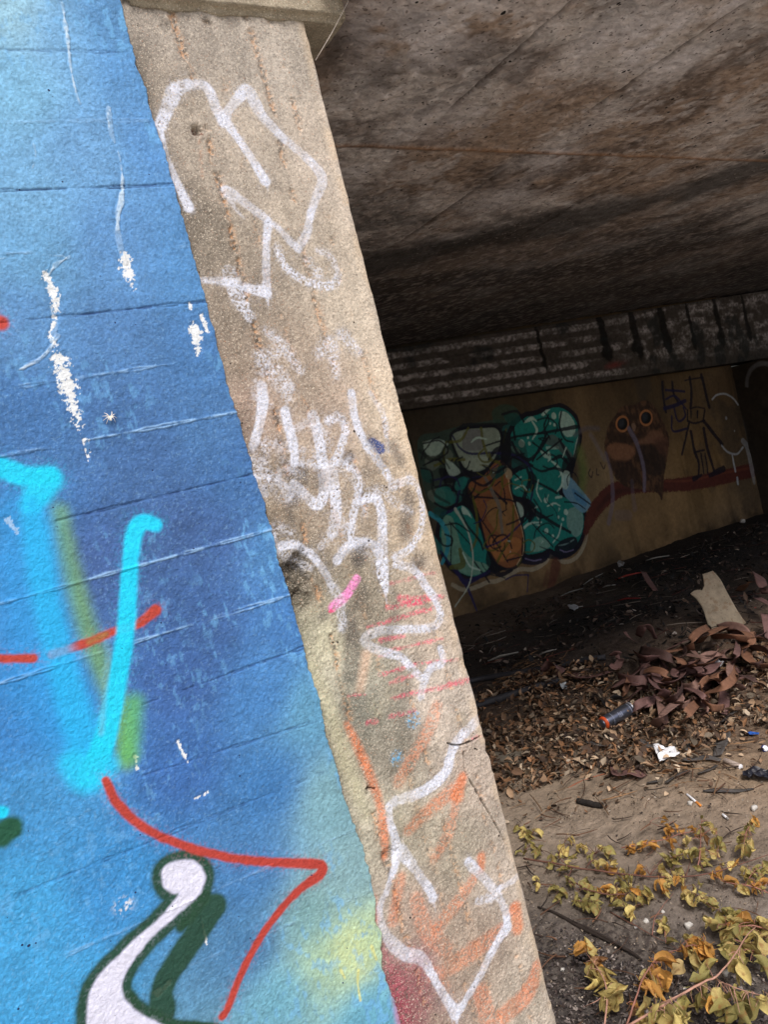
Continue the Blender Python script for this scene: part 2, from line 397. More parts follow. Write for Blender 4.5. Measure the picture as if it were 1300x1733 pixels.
    p.line([(82,812),(66,830),(52,856)], [44,46,30], CY, soft=.008, alpha=.9, dust=.45, name='cyan_graffiti_lettering')
    p.line([(52,856),(62,920),(76,1010),(98,1100),(122,1190),(150,1280)], [30,44,44,46,50,56], (30,178,236), soft=.012, alpha=.75, dust=.3, name='cyan_graffiti_lettering')
    p.line([(262,888),(240,884),(226,905),(219,960),(213,1050),(202,1130),(186,1210),(170,1270),(152,1310)], [24,28,28,27,30,32,36,40,40], CY, soft=.0042, alpha=.97, dust=.4, name='cyan_graffiti_lettering')
    p.line([(120,1290),(150,1312),(178,1296)], [40,56,40], (34,198,242), soft=.011, alpha=.8, dust=.5, name='cyan_graffiti_lettering')
    p.line([(176,1150),(184,1100),(170,1240)], [10,8,10], (120,170,190), soft=.004, alpha=.4)
    # green shadowed white letter
    W = [(545,700),(556,672),(600,650),(650,652),(688,690),(685,740),(655,780),(620,810),(560,862),(500,920),(452,980),(418,1036),(410,1085),(430,1130),(478,1172),(535,1200),(600,1250),(560,1330),(430,1380),(320,1330),(298,1230),(295,1150),(308,1085),(340,1030),(390,980),(450,920),(522,858),(575,800),(604,760),(580,755),(556,738)]
    GR = (34, 70, 50)
    Q = p.sd_poly(W, T3)
    p.put(Q, GR, .98, .0042, grow=.0165, dust=.5, name='white_graffiti_letter')
    p.line([(722,806),(690,850),(650,915),(600,985),(560,1050),(545,1105),(552,1160)], [90,92,92,88,84,84,90], GR, T3, soft=.0042, alpha=.97, dust=.4, name='white_graffiti_letter')
    p.line([(430,1100),(480,1165),(560,1198),(650,1206),(740,1212)], [30,34,30,30,24], GR, T3, soft=.003, name='white_graffiti_letter')
    p.line([(610,870),(650,820),(690,770)], [40,50,50], GR, T3, soft=.004, name='white_graffiti_letter')
    p.put(Q, (220, 220, 246), 1.0, .0032, dust=.2, grow=.001, name='white_graffiti_letter')
    p.line([(30,545),(10,575)], [90,60], (30,84,62), T3, soft=.005, name='green_graffiti_blot'); p.line([(-10,485),(8,485)], [44,40], CY, T3, soft=.003, name='green_graffiti_blot')
    p.line([(178,1318),(198,1358),(242,1398),(308,1429),(380,1448),(450,1457),(525,1460),(543,1464),(538,1480),(500,1508),(448,1572),(410,1640),(386,1698),(376,1716)], [13,16,15,15,15,15,17,18,20,15,14,14,14,16], (178,64,54), soft=.0026, dust=.4, name='red_spray_line#4')
    # pale yellow overspray near the lower corner with two runs
    p.line([(585,1600),(610,1640)], [60,30], (206,214,150), soft=.02, alpha=.4, speck=.36)
    for q in ([(605,1640),(604,1662),(608,1690)], [(575,1640),(582,1652)], [(628,1600),(636,1622)]): p.line(q, [6,4,4][:len(q)], (214,214,140), soft=.001, alpha=.8)
    p.line([(668,1660),(684,1733)], [20,34], (196,110,140), soft=.008, alpha=.7)
    # lip of the render coat where it breaks off against the pillar
    d = X - xb - (fbm(X, Z, 120, 3, 77)-0.5)*0.005 - (fbm(X, Z, 38, 3, 78)-.5)*.006
    Y = -0.004 - H + sstep(-0.004, 0.0025, d)*0.022
    P = np.stack([X, Y, Z], -1)
    keep = (d < 0.004)[:-1, :-1]
    return grid_obj('painted_wall', P, np.clip(p.C, 0.004, .86), M_BLUE, keep, p.L, p.names)

BND = [(205,0),(212,30),(222,62),(228,90),(232,112),(245,140),(255,180),(267,215),(275,237),(291,300),(305,345),(318,390),(330,430),(345,490),(356,530),(370,590),(383,630),(392,670),(405,700),(420,760),(432,805),(448,850),(460,890),(469,930),(476,965),(490,1000),(500,1030),(512,1080),(525,1130),(543,1180),(552,1240),(560,1262),(575,1310),(583,1350),(600,1390),(615,1430),(628,1480),(637,1520),(636,1555),(646,1575),(646,1600),(650,1640),(660,1670),(672,1700),(680,1733)]
BNDW = np.array([on_y(px, py, 0)[[0, 2]] for px, py in BND])[::-1]
def bound(z):
    return np.interp(z, BNDW[:, 1], BNDW[:, 0])
wall = blue_wall()
tag(wall, 'rendered wall painted bright blue with cyan, red and white-and-green graffiti, left of the bare pillar', 'wall')
for o in wall.children:
    if o.name.startswith('white_graffiti'): o['label'] = 'white graffiti letter with a dark green outline and shadow'
    if o.name.startswith('cyan_graffiti'): o['label'] = 'bright cyan sprayed letter strokes on the blue wall'

# ================================================================== the bare concrete pillar
XR = 0.855; YP = 0.004; YBK = 4.6
def pillar():
    r = 0.009
    sf = np.arange(0.455, XR-r, 0.0014); arc = np.linspace(0, math.pi/2, 9)[1:]; dep = np.array([.012, .02, .035, .06, .1, .16, .24, .32, .40])
    zs = axis(0.22, 2.36, 0.0014, -0.12, 2.44)
    bx = np.concatenate([sf, XR-r+r*np.sin(arc), np.full(len(dep), XR)])
    by = np.concatenate([np.zeros(len(sf)), r-r*np.cos(arc), dep])
    nx = np.concatenate([np.zeros(len(sf)), np.sin(arc), np.ones(len(dep))]); ny = -np.concatenate([np.ones(len(sf)), np.cos(arc), np.zeros(len(dep))])
    S = np.concatenate([sf, XR-r+r*arc, XR+r*0.57+dep])          # unrolled width
    X, Z = np.meshgrid(S, zs); p = Paint(X, Z, YP, 2)
    p.base([(300,60,(160,146,130)),(450,80,(172,158,142)),(270,150,(150,134,114)),(400,250,(172,154,132)),(560,280,(184,164,142)),(330,400,(136,120,98)),(520,420,(178,158,132)),
        (400,520,(146,126,102)),(600,520,(188,168,140)),(400,620,(150,126,100)),(420,680,(178,140,114)),(520,650,(166,140,112)),(560,690,(176,146,120)),(660,680,(204,178,142)),(450,850,(150,126,94)),(560,880,(160,136,106)),
        (700,850,(194,164,122)),(520,970,(122,108,82)),(600,1050,(140,126,100)),(750,1050,(190,164,136)),(545,1085,(192,188,140)),(575,1150,(188,184,150)),(610,1200,(130,130,112)),
        (750,1180,(192,172,152)),(575,1290,(166,156,122)),(660,1280,(138,130,108)),(800,1300,(190,164,142)),(620,1400,(196,188,154)),(700,1420,(164,152,122)),(760,1450,(160,146,118)),(860,1480,(190,168,146)),
        (700,1550,(172,138,114)),(800,1600,(168,140,114)),(900,1680,(184,164,140)),(680,1690,(150,86,88)),(640,1560,(178,160,138))], 0.045)
    g = fbm(X, Z, 60, 4, 7); g2 = fbm(X, Z, 230, 3, 9); st = fbm(X*6, Z*0.7, 8, 4, 15)
    lowz = sstep(2.0, 1.2, Z)
    p.rough = np.clip((0.35*g2+0.65*fbm(X, Z, 400, 2, 12)-.5)*1.9+.5, 0, 1)
    lum = p.C.mean(-1, keepdims=True); p.C = (p.C*.48+lum*.52*np.array([1.05, 1.0, .93]))*(0.36+1.34*(0.30*g+0.40*fbm(X, Z*.7, 16, 4, 8)+0.30*st))[..., None]*(.8+.4*p.rough)[..., None]
    H = p.H
    H += (fbm(X, Z, 14, 3, 22)-.5)*0.006 + (g-.5)*0.0024*(0.4+lowz) + (g2-.5)*0.0020*(0.35+0.8*lowz) + (p.rough-.5)*.0009
    # rough seams of the boards: rows of exposed gravel down the shaft
    for (off, amp) in ((0.085, 1.0), (0.16, .5), (0.225, .8), (0.30, .7)):
        xx = 0.497+off+0.010*np.sin(Z*2.3+off*40)+(fbm(X*0+off, Z, 6, 2, 31)-.5)*0.02
        q = np.exp(-((X-xx)/0.007)**2)*sstep(.42, .62, fbm(X, Z, 35, 3, 33+int(off*100)))*amp
        H -= q*0.004*g2*2; m = (q*sstep(.5, .62, g2)*.75)[..., None]; p.C = p.C*(1-m)+lin((200, 152, 112))*m
        m = (q*sstep(.5, .35, g2)*.7)[..., None]; p.C = p.C*(1-m)+lin((70, 56, 44))*m
    # shade beside the raised render coat, painted into the concrete colour
    e = np.exp(-np.maximum(X-bound(Z), 0)/0.022)*sstep(.35, .6, fbm(X, Z, 10, 3, 44)); p.C *= (1-.42*e)[..., None]
    # missing chunks at the joint and along the outer arris
    for (px, py, rr, dp) in ((492,985,34,.016),(510,1020,22,.012),(440,880,14,.006),(332,222,9,.014),(625,1335,8,.010),(790,1120,12,.012),(545,1215,12,.006),(505,950,20,.008),(262,1226,1,.0),(800,1105,9,.01),(660,1450,16,.006),(280,45,9,.004),(350,38,9,.004)):
        I, d, rm = p.sd_line([(px, py)], [rr*2]); m = 1-sstep(-.010, .004, d+(p.n1[I]-.5)*.016+(p.n2[I]-.5)*.006); H[I] -= m*dp*(0.6+.8*p.n1[I]); p.C[I] *= (1-.32*m)[:, None]
    T = (400, 560, 2.889); U = (500, 1100, 2.738); A = (200, 80, 2.9545)
    # rust in the pocket near the top
    p.line([(330,222),(344,228)], [9,4], (96,44,22), soft=.002, alpha=.9, speck=.35); p.line([(338,235),(342,300)], [6,5], (172,104,60), soft=.004, alpha=.35, speck=.5)
    # underlying colours: blooms, smudges
    for (pts, w, a) in (([(300,700),(280,830)],[120,60],.6),([(540,620)],[90],.55),([(600,1050),(600,1110)],[80,90],.65),([(845,800),(830,980)],[60,90],.6),([(890,1130)],[90],.6),([(770,560),(800,640)],[50,60],.6),([(555,1430),(570,1560),(560,1680)],[70,90,100],.5),([(430,1390)],[70],.5),([(250,860),(270,930)],[40,24],.5),([(430,640),(400,720)],[50,40],.3)):
        p.line(pts, w, (66, 64, 66), T, soft=.009, alpha=a, speck=.22)
    for (pts, w, a) in (([(240,130),(300,330),(330,560)],[80,110,60],.45),([(450,150),(500,330),(450,560)],[120,90,70],.22)): p.line(pts, w, (78, 80, 72), U, soft=.016, alpha=a, speck=.25)
    p.line([(60,80),(150,260),(250,560),(330,760)], [70,80,80,60], (196,192,156), U, soft=.014, alpha=.45, speck=.2)
    p.line([(120,1500),(210,1650)], [110,130], (192,190,140), T, soft=.014, alpha=.5, speck=.2)
    p.line([(330,20),(300,180)], [50,40], (216,176,150), U, soft=.008, alpha=.5)
    p.line([(560,1460),(530,1560),(510,1700)], [190,230,200], (150,80,88), U, soft=.03, alpha=.55, speck=.3)
    p.line([(410,1380),(440,1480),(470,1580),(495,1720)], [34,60,70,60], (176,66,92), U, soft=.02, alpha=.55, speck=.34)
    p.line([(360,1150),(380,1250)], [34,30], (196,110,96), U, soft=.006, alpha=.6)
    OR = (214, 122, 78)
    for (pts, w, a, sp) in (([(240,345),(300,470),(360,620),(392,720),(408,800),(425,960)],[26,44,44,40,46,30],.9,.25),([(655,265),(605,400),(555,480),(480,610)],[60,70,60,60],.6,.4),([(772,590),(750,670)],[52,74],.95,.1),([(725,650),(620,740),(525,835)],[66,64,50],.7,.35),
        ([(745,690),(705,850),(645,960)],[46,60,50],.55,.42),([(860,960),(862,1010)],[50,40],.95,.15),([(830,1050),(750,1170),(655,1290)],[50,60,60],.65,.38),([(1020,1200),(1030,1280)],[70,68],.95,.12),([(955,1300),(800,1410),(700,1480)],[70,90,70],.55,.35),
        ([(1120,1470),(1085,1580),(970,1690)],[74,90,90],.75,.3),([(560,1150),(600,1280),(700,1390)],[70,90,80],.5,.4),([(490,1050),(450,1250)],[50,60],.55,.3),([(860,1590),(900,1720)],[90,90],.6,.35),([(640,1500),(700,1560)],[70,50],.5,.42)):
        p.line(pts, w, OR, U, soft=.006, alpha=a*.86, speck=sp+.03, dust=.25, name='orange_spray_band#%d' % int(pts[0][0]*7+pts[0][1]))
    p.line([(550,320)], [80], (96,166,210), U, soft=.006, alpha=.9, speck=.56); p.line([(470,500)], [70], (96,166,210), U, soft=.006, alpha=.9, speck=.55)
    PK = (222, 62, 104)
    for (pts, w, TT, a) in (([(760,1235),(970,1180)],[18,10],T,.5),([(800,1310),(880,1320),(1005,1300)],[40,46,22],T,.9),([(740,1355),(900,1325)],[22,30],T,.8),([(640,1450),(800,1400),(970,1355)],[12,20,18],T,.85),([(710,1510),(820,1490)],[26,20],T,.85),([(760,1560),(1010,1503)],[22,12],T,.85),([(700,1590),(760,1570)],[14,10],T,.8),
        ([(390,115),(580,60),(750,45)],[18,16,14],U,.9),([(440,150),(570,110)],[24,22],U,.8),([(440,222),(600,190),(805,138)],[12,22,24],U,.85),([(250,212),(320,206)],[9,7],U,.8),([(335,335),(380,330)],[26,22],U,.8),([(440,310),(560,280)],[16,14],U,.7),([(820,410),(870,395)],[16,10],U,.7)):
        p.line(pts, w, PK, TT, smooth=False, soft=.003, alpha=a*.72, speck=.40, edge=.004, name='pink_spray_hatching#%d' % int(pts[0][0]*7+pts[0][1]))
    p.line([(590,1212),(540,1290),(470,1350)], [40,50,44], (232,140,196), T, soft=.003, alpha=.95, speck=.22, name='pink_spray_dab'); p.line([(460,1370),(478,1362)], [20,14], (214,50,110), T, soft=.002, alpha=.9, speck=.3)
    p.line([(665,545),(705,575)], [52,60], (40,70,134), T, soft=.003, alpha=.95, speck=.2, name='blue_paint_dab')
    WH = (210, 214, 228)
    def tagw(pts, w, TT, sp=.0, a=.97, nm='white_spray_tag', so=.0024, du=.30): p.line(pts, [q*.94 for q in (w if hasattr(w, '__len__') else [w])] if hasattr(w, '__len__') else w*.94, WH, TT, soft=so, alpha=a*.95, vary=.55, speck=sp*.86, edge=.0016, dust=du, name=nm)
    # upper tag
    tagw([(212,395),(248,300),(275,240),(290,215)], [60,70,80,70], A, .30); tagw([(290,215),(350,190)], [70,60], A, .42)
    tagw([(350,190),(420,192),(462,232),(490,305),(530,372)], [50,60,64,62,72], A, .05); tagw([(530,372),(560,305),(612,245)], [60,44,56], A, .05)
    tagw([(612,245),(650,222),(682,282),(722,352),(820,450),(920,532),(988,600),(1022,668),(985,762),(960,842),(942,930),(900,1005)], [60,72,76,62,52,50,54,60,48,44,46,50], A, .06)
    tagw([(900,1005),(850,960),(785,890)], [48,44,30], A, .12); tagw([(745,865),(690,820),(605,762),(545,722)], [48,50,56,66], A, .10); tagw([(545,740),(580,800),(630,860)], [30,22,10], A, .35, .8)
    tagw([(540,372),(600,460),(680,580),(735,672)], [56,46,50,56], A, .06); tagw([(750,885),(744,960),(740,1080),(745,1180),(742,1225)], [52,40,44,50,62], A, .08)
    tagw([(742,1230),(640,1200),(570,1180)], [62,50,44], A, .3); tagw([(570,1180),(500,1168),(425,1165)], [60,44,36], A, .25, .85)
    tagw([(215,420),(240,540),(300,690),(352,800)], [26,30,44,60], A, .14)
    tagw([(560,1130),(600,1250),(660,1350)], [90,90,60], A, .56, .9, du=.3); tagw([(800,1000),(830,1090),(930,1165),(1050,1195),(1098,1150),(1060,1050),(1000,1020)], [46,44,46,50,44,44,40], A, .50, .95, du=.3)
    tagw([(1000,1130),(950,1060)], [60,50], A, .6, .8)
    # faded scribble between the tags
    for (pts, w) in (([(150,0),(230,80),(310,190)],[50,60,50]),([(110,120),(200,110)],[50,50]),([(400,110),(460,60),(480,160),(490,220)],[60,80,50,40]),([(520,20),(600,100)],[70,50]),([(200,200),(260,280)],[80,60]),([(120,150),(250,330)],[60,50])):
        tagw(pts, w, T, .58, .75, so=.005, du=.4)
    # middle tag
    M = 'white_spray_tag#2'
    tagw([(127,268),(130,350),(115,450),(82,565)], [56,60,52,48], T, .10, .97, M); tagw([(238,392),(258,480),(280,560),(286,645)], [54,56,54,44], T, .14, .97, M)
    tagw([(375,418),(396,500),(415,600),(432,700),(430,800),(395,850),(340,805),(285,755)], [60,58,60,72,60,62,56,60], T, .28, .97, M, du=.35); tagw([(290,482),(340,450),(385,480)], [40,40,30], T, .42, .8, M)
    tagw([(450,440),(500,420),(535,470),(510,570),(480,640)], [50,52,46,44,44], T, .44, .85, M); tagw([(480,640),(480,760),(490,860),(478,960),(472,985)], [52,60,62,66,60], T, .34, .95, M, du=.35)
    tagw([(563,308),(575,400),(598,480),(635,560)], [48,46,46,40], T, .12, .97, M); tagw([(640,560),(700,640),(750,720),(770,765)], [50,46,44,36], T, .40, .95, M)
    tagw([(660,305),(715,400),(735,500),(742,585)], [30,34,30,24], T, .50, .8, M, so=.003); tagw([(540,660),(590,700),(592,800),(572,900),(560,1000)], [44,46,46,44,40], T, .42, .9, M, du=.35)
    tagw([(600,832),(680,820),(710,900),(715,1000),(712,1080),(716,1180),(736,1272)], [40,50,58,60,66,68,24], T, .30, .97, M, du=.35); tagw([(492,1118),(540,1060),(590,1032),(660,1040),(700,1085)], [56,52,48,46,60], T, .22, .95, M)
    tagw([(222,1050),(290,1048),(360,1090),(420,1160),(470,1250)], [52,46,44,42,34], T, .24, .92, M); tagw([(470,1250),(510,1340),(520,1450)], [50,60,50], T, .5, .7, M, so=.005)
    tagw([(758,762),(855,730),(902,800),(912,900),(900,980),(850,1060),(780,1112)], [50,44,38,34,36,42,48], T, .46, .92, M, du=.4); tagw([(785,1140),(870,1170),(930,1250),(990,1340),(992,1420),(940,1452),(800,1460),(690,1470),(632,1508),(680,1556),(800,1592),(860,1650),(925,1715)], [46,44,44,46,46,44,42,50,60,50,44,44,40], T, .33, .95, M, du=.35)
    tagw([(1000,1552),(1012,1620),(945,1655),(915,1733),(905,1790)], [38,40,48,44,40], T, .26, .95, M); tagw([(120,770),(142,800)], [50,40], T, .2, .9, M); tagw([(200,720),(262,800)], [56,50], T, .36, .9, M, du=.4)
    g_ = np.random.default_rng(77)
    for k in range(16):      # faint tangled overspray across the middle of the shaft
        x0 = g_.uniform(80, 780); y0 = g_.uniform(330, 1150); a0 = g_.uniform(0, 6.28); pp = [(x0, y0)]
        for _ in range(3): a0 += g_.normal(0, .9); x0 += 85*math.cos(a0); y0 += 85*math.sin(a0); pp.append((x0, y0))
        tagw(pp, [34, 46, 40, 30], T, g_.uniform(.5, .62), .62, None, so=.006, du=.5)
    for k in range(14):      # soot rubbed into the tag
        x0 = g_.uniform(150, 880); y0 = g_.uniform(480, 1500); p.line([(x0, y0), (x0+g_.normal(0, 30), y0+g_.uniform(20, 110))], [g_.uniform(30, 80), g_.uniform(20, 60)], (72, 68, 66), T, soft=.009, alpha=g_.uniform(.25, .5), speck=.3)
    for (pts, w, TT) in (([(455,960),(470,1030)],[12,5],T), ([(725,1250),(742,1330)],[14,6],T), ([(640,1140),(652,1215)],[14,6],U), ([(735,665),(748,720)],[16,6],A), ([(742,1225),(752,1290)],[18,7],A), ([(745,1690),(752,1760)],[18,8],U)): tagw(pts, w, TT, .1, .8, None)
    # lower tag
    M = 'white_spray_tag#3'
    tagw([(868,300),(800,370),(742,430),(716,490),(700,560),(640,622),(560,668),(480,690),(432,722)], [46,50,52,50,54,56,54,48,44], U, .14, .97, M); tagw([(432,722),(436,790),(460,860),(478,930)], [36,40,46,56], U, .30, .97, M)
    tagw([(478,930),(460,1010),(425,1110),(390,1190),(402,1270),(440,1350),(510,1408)], [60,38,36,36,40,60,62], U, .12, .97, M); tagw([(510,1408),(590,1432),(632,1500),(690,1600),(742,1680)], [66,60,42,46,62], U, .16, .97, M)
    tagw([(742,1685),(790,1620),(860,1500),(920,1380),(982,1280)], [60,40,40,42,56], U, .12, .97, M); tagw([(982,1280),(972,1200),(930,1120),(870,1050),(800,982)], [50,42,46,46,52], U, .14, .97, M)
    tagw([(495,935),(560,1020),(620,1110),(640,1148)], [70,46,48,50], U, .08, .97, M); tagw([(1066,1022),(1030,1050),(960,1100),(912,1148)], [34,30,30,36], U, .08, .97, M); tagw([(912,1148),(850,1160)], [40,40], U, .42, .9, M)
    for k in range(26):      # grey-green and pale weathering blooms low on the shaft
        x0 = g_.uniform(120, 1150); y0 = g_.uniform(150, 1700); c_ = [(120,116,100),(150,146,120),(190,176,150),(104,100,92)][g_.integers(4)]
        if x0 > 380+.40*y0-40+400: continue
        p.line([(x0, y0), (x0+g_.normal(0, 40), y0+g_.uniform(30, 140))], [g_.uniform(40, 110), g_.uniform(30, 90)], c_, U, soft=.012, alpha=g_.uniform(.2, .4), speck=.4)
    # cracks
    for (pts, w, TT) in (([(780,470),(784,560),(838,650),(888,740),(940,830),(968,885)], [7,5,5,5,6,4], U), ([(700,430),(745,440),(800,428),(870,392)], [4,6,6,4], U), ([(330,640),(365,640)], [8,9], U)):
        I, d, rm = p.sd_line(pts, w, TT); d = d+(p.n1[I]-.5)*.004; m = 1-sstep(-.0006, .0010, d); H[I] -= m*.006; p.C[I] *= (1-.72*m)[:, None]
        H[I] += np.exp(-((d-.003)/.002)**2)*.0008
    # the arris: light caught on the edge painted in as a paler tone, chipped, with traces of blue paint round the corner
    ar = sstep(XR-.030, XR-.008, X)*sstep(.38, .62, fbm(X, Z, 22, 3, 51)); p.C = p.C*(1-.4*ar[..., None]) + lin((214, 190, 158))*.4*ar[..., None]
    bl = sstep(XR+.004, XR+.008, X)*sstep(.56, .62, fbm(X*.5, Z, 12, 3, 54)); p.C = p.C*(1-bl[..., None])+lin((70, 96, 150))*bl[..., None]
    ch = (fbm(Z*0+3, Z, 22, 4, 55)-.5)[:, :1]
    Hx = H*(1-.9*sstep(XR-.022, XR-.003, X)) + np.minimum(0, sstep(XR-.02, XR-.004, X)*(ch*0.004 + (fbm(X, Z, 90, 3, 57)-.5)*.006*sstep(.60, .68, fbm(Z*0+5, Z, 7, 3, 58)[:, :1]) - 0.001)) 
    back = np.concatenate([np.ones(len(sf)+len(arc)), np.full(len(dep), 1.0)])
    P = np.stack([bx[None]+nx[None]*Hx*back, YP+by[None]+ny[None]*Hx*back, Z], -1)
    # top of the shaft leans back under the cap, slight flare
    return grid_obj('concrete_pillar', P, np.clip(p.C, .01, .82), M_PILL, None, p.L, p.names)
pil = pillar()
tag(pil, 'bare weathered concrete pillar scrawled with white and orange tags, beside the blue wall', 'pillar')
labs = {'white_spray_tag': 'upper white sprayed tag near the top of the pillar', 'white_spray_tag.001': 'speckled white scribble tag in the middle of the pillar', 'white_spray_tag.002': 'angular white tag on the lower pillar'}
for o in pil.children:
    if o.name in labs: o['label'] = labs[o.name]

def rough_box(lo, hi, step, amp, seed, r=0.012):
    """block with uneven, rounded, slightly displaced faces"""
    import bmesh
    bm = bmesh.new(); bmesh.ops.create_cube(bm, size=1)
    for v in bm.verts: v.co = Vector([lo[i] if v.co[i] < 0 else hi[i] for i in range(3)])
    bmesh.ops.bevel(bm, geom=bm.edges[:], offset=r, segments=3, affect='EDGES')
    n = [max(1, int((hi[i]-lo[i])/step)) for i in range(3)]
    for ax in range(3):
        for k in range(1, n[ax]):
            c = [0, 0, 0]; c[ax] = lo[ax]+(hi[ax]-lo[ax])*k/n[ax]; nr = [0, 0, 0]; nr[ax] = 1
            bmesh.ops.bisect_plane(bm, geom=bm.verts[:]+bm.edges[:]+bm.faces[:], plane_co=c, plane_no=nr)
    bm.normal_update()
    co = np.array([v.co for v in bm.verts]); no = np.array([v.normal for v in bm.verts])
    q = (fbm(co[:, 0]+co[:, 1]*.7, co[:, 2]+co[:, 1]*.6, 25, 4, seed)-.5)*2*amp
    co = co+no*q[:, None]; F = [tuple(v.index for v in f.verts) for f in bm.faces]; bm.free(); return co, F
V, F = rough_box((0.5065, -0.012, 2.322), (0.945, 0.40, 2.415), 0.008, 0.006, 71)
c = lin((150, 140, 122))*(0.75+0.5*fbm(V[:, 0]+V[:, 1], V[:, 2]-V[:, 1], 30, 3, 4))[:, None]
# clip the cap against the blue coat: it starts at the joint
cap = raw('cap', V[:], F, M_PILL, pil, True, c)

V = np.array([(x, y, z) for x in (-2.2, .80) for y in (.05, YBK) for z in (-.2, 2.405)])
raw('wall_core', V, [(0,1,3,2),(4,6,7,5),(0,4,5,1),(2,3,7,6),(1,5,7,3),(0,2,6,4)], M_PILL, wall, False, np.ones((8, 3))*lin((128, 116, 100)))
# ================================================================== under the bridge
YB = 4.25; XC = 8.41                       # back wall plane, its right-hand corner
def zdeck(x): return 2.42-0.0162*(x-1)
def deck():
    xs = np.concatenate([axis(0.86, 1.0, 0.01, -2.2, 1.0)[:-1], np.exp(np.linspace(math.log(1.0), math.log(10.5), 560))])
    ys = np.concatenate([[-0.235, -0.23], np.linspace(-0.225, 0.9, 260), np.exp(np.linspace(math.log(0.905), math.log(YB+.4), 260))])
    X, Y = np.meshgrid(xs, ys)
    n1 = fbm(X, Y, 2.2, 5, 3); n2 = fbm(X, Y, 9, 5, 4); n3 = fbm(X, Y, 40, 3, 5); n4 = fbm(X+.3*n1, Y, 5, 5, 6)
    g = lin((204, 196, 192)); br = lin((160, 134, 112)); dk = lin((96, 84, 78)); lt = lin((224, 218, 216))
    C = np.ones(X.shape+(3,))*g
    def mx(m, c):
        nonlocal C
        m = np.clip(m, 0, 1)[..., None]; C = C*(1-m)+c*m
    rg = sstep(1.5, 1.8, X+.25*(n2-.5)); mx(sstep(.50-.10*rg, .66-.10*rg, n1+.25*(n3-.5))*.8, br); mx(sstep(.52, .68, n4)*.7, dk); mx(sstep(.56, .68, n2)*sstep(.60, .42, n1)*.8, lt)
    mx(sstep(.55, .62, n2*.6+n3*.4)*.45, lin((60, 46, 38)))
    mx(sstep(1.0, 2.0, Y+.9*(n1-.5))*.65, lin((88, 82, 80))); mx(sstep(1.9, 3.2, Y+.9*(n2-.5)+.6*(n1-.5))*.62, lin((50, 47, 47))); mx(sstep(.50, .62, fbm(X*.7, Y*1.6, 1.6, 4, 44))*sstep(.7, 1.4, Y)*.62, lin((44, 41, 41)))  # concrete colour steps darker towards the back wall
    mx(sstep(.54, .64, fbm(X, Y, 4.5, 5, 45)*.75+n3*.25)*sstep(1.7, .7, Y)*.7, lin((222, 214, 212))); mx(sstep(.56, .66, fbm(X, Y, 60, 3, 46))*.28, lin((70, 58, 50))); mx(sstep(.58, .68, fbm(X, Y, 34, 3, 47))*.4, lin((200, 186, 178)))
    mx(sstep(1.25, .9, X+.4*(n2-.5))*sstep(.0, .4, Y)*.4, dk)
    for (px, py, rr, a) in ((640,60,.10,.7),(690,110,.13,.6),(760,40,.16,.6),(620,290,.10,.8),(700,220,.10,.5),(800,200,.14,.7),(880,170,.10,.5),(930,270,.13,.7),(1090,80,.13,.9),(1150,100,.09,.9),(1210,20,.15,.7),(1040,60,.12,.6),(860,330,.14,.6),(760,400,.14,.5)):
        q = on_z(px, py, zdeck(1.8)); mx(np.exp(-(((X-q[0])**2+(Y-q[1])**2)/rr**2))*sstep(.40, .56, n2*.5+n4*.25+n3*.25)*a, lin((232, 226, 228)))
    for (px, py, rr, a) in ((560,90,.10,.8),(660,130,.09,.7),(600,330,.06,.4),(690,40,.05,.4)):
        q = on_z(px, py, zdeck(1.4)); mx(np.exp(-(((X-q[0])**2+(Y-q[1])**2)/rr**2))*sstep(.36, .5, n2)*a, lin((70, 60, 54)))
    SB = [on_z(px, py, zdeck(3)) for px, py in ((1330,270),(1180,315),(1030,360),(900,395),(760,425),(640,455))]
    dd = np.full(X.shape, 9.0)
    for a_, b_ in zip(SB[:-1], SB[1:]):
        e = (b_-a_)[:2]; t_ = np.clip(((X-a_[0])*e[0]+(Y-a_[1])*e[1])/(e@e), 0, 1); dd = np.minimum(dd, np.hypot(X-a_[0]-t_*e[0], Y-a_[1]-t_*e[1]))
    mx(sstep(.34, .05, dd+.5*(n1-.5)+.35*(n2-.5))*.8, lin((46, 44, 43)))
    Hh = (n2-.5)*.010+(n3-.5)*.007
    # board joints run into the depth, one construction joint runs across
    a1 = on_z(575, 245, 2.415); a2 = on_z(1150, 270, 2.38)
    for xj in (1.585, 2.14, 2.9, 3.8, 4.9, 6.2):
        q = np.exp(-((X-xj-(n2-.5)*.02)/.006)**2)*sstep(.3, .5, vn(X*0+xj, Y*3, 4)); Hh += q*.010; mx(q*.75, dk*.4)
        mx(np.exp(-np.maximum(X-xj, 0)/.12)*(X > xj)*.25*sstep(.4, .6, n2), dk)
    yj = a1[1]+(a2[1]-a1[1])*(X-a1[0])/(a2[0]-a1[0])
    q = np.exp(-((Y-yj-(n2-.5)*.03)/.012)**2); mx(q*.7, lin((150, 108, 70))); Hh -= q*.004
    Zd = zdeck(X)+Hh
    keep = ~((X[:-1, 1:] < .875) & (Y[:-1, 1:] < .012))
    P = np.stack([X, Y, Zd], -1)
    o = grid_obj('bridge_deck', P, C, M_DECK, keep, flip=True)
    # the slab's body above its soffit, with the outer edge and the part over the pillar
    for (lo, hi) in (((.875, -.235, 2.44), (10.5, .012, 2.86)), ((-2.2, .014, 2.44), (10.5, YB+.4, 2.86))):
        V = np.array([(x, y, z if z > 2.5 else zdeck(x)+.012) for x in (lo[0], hi[0]) for y in (lo[1], hi[1]) for z in (lo[2], hi[2])])
        raw('slab_body', V, [(0,1,3,2),(4,6,7,5),(0,4,5,1),(2,3,7,6),(1,5,7,3),(0,2,6,4)], M_DECK, o, False, np.ones((8, 3))*lin((140, 130, 120)))
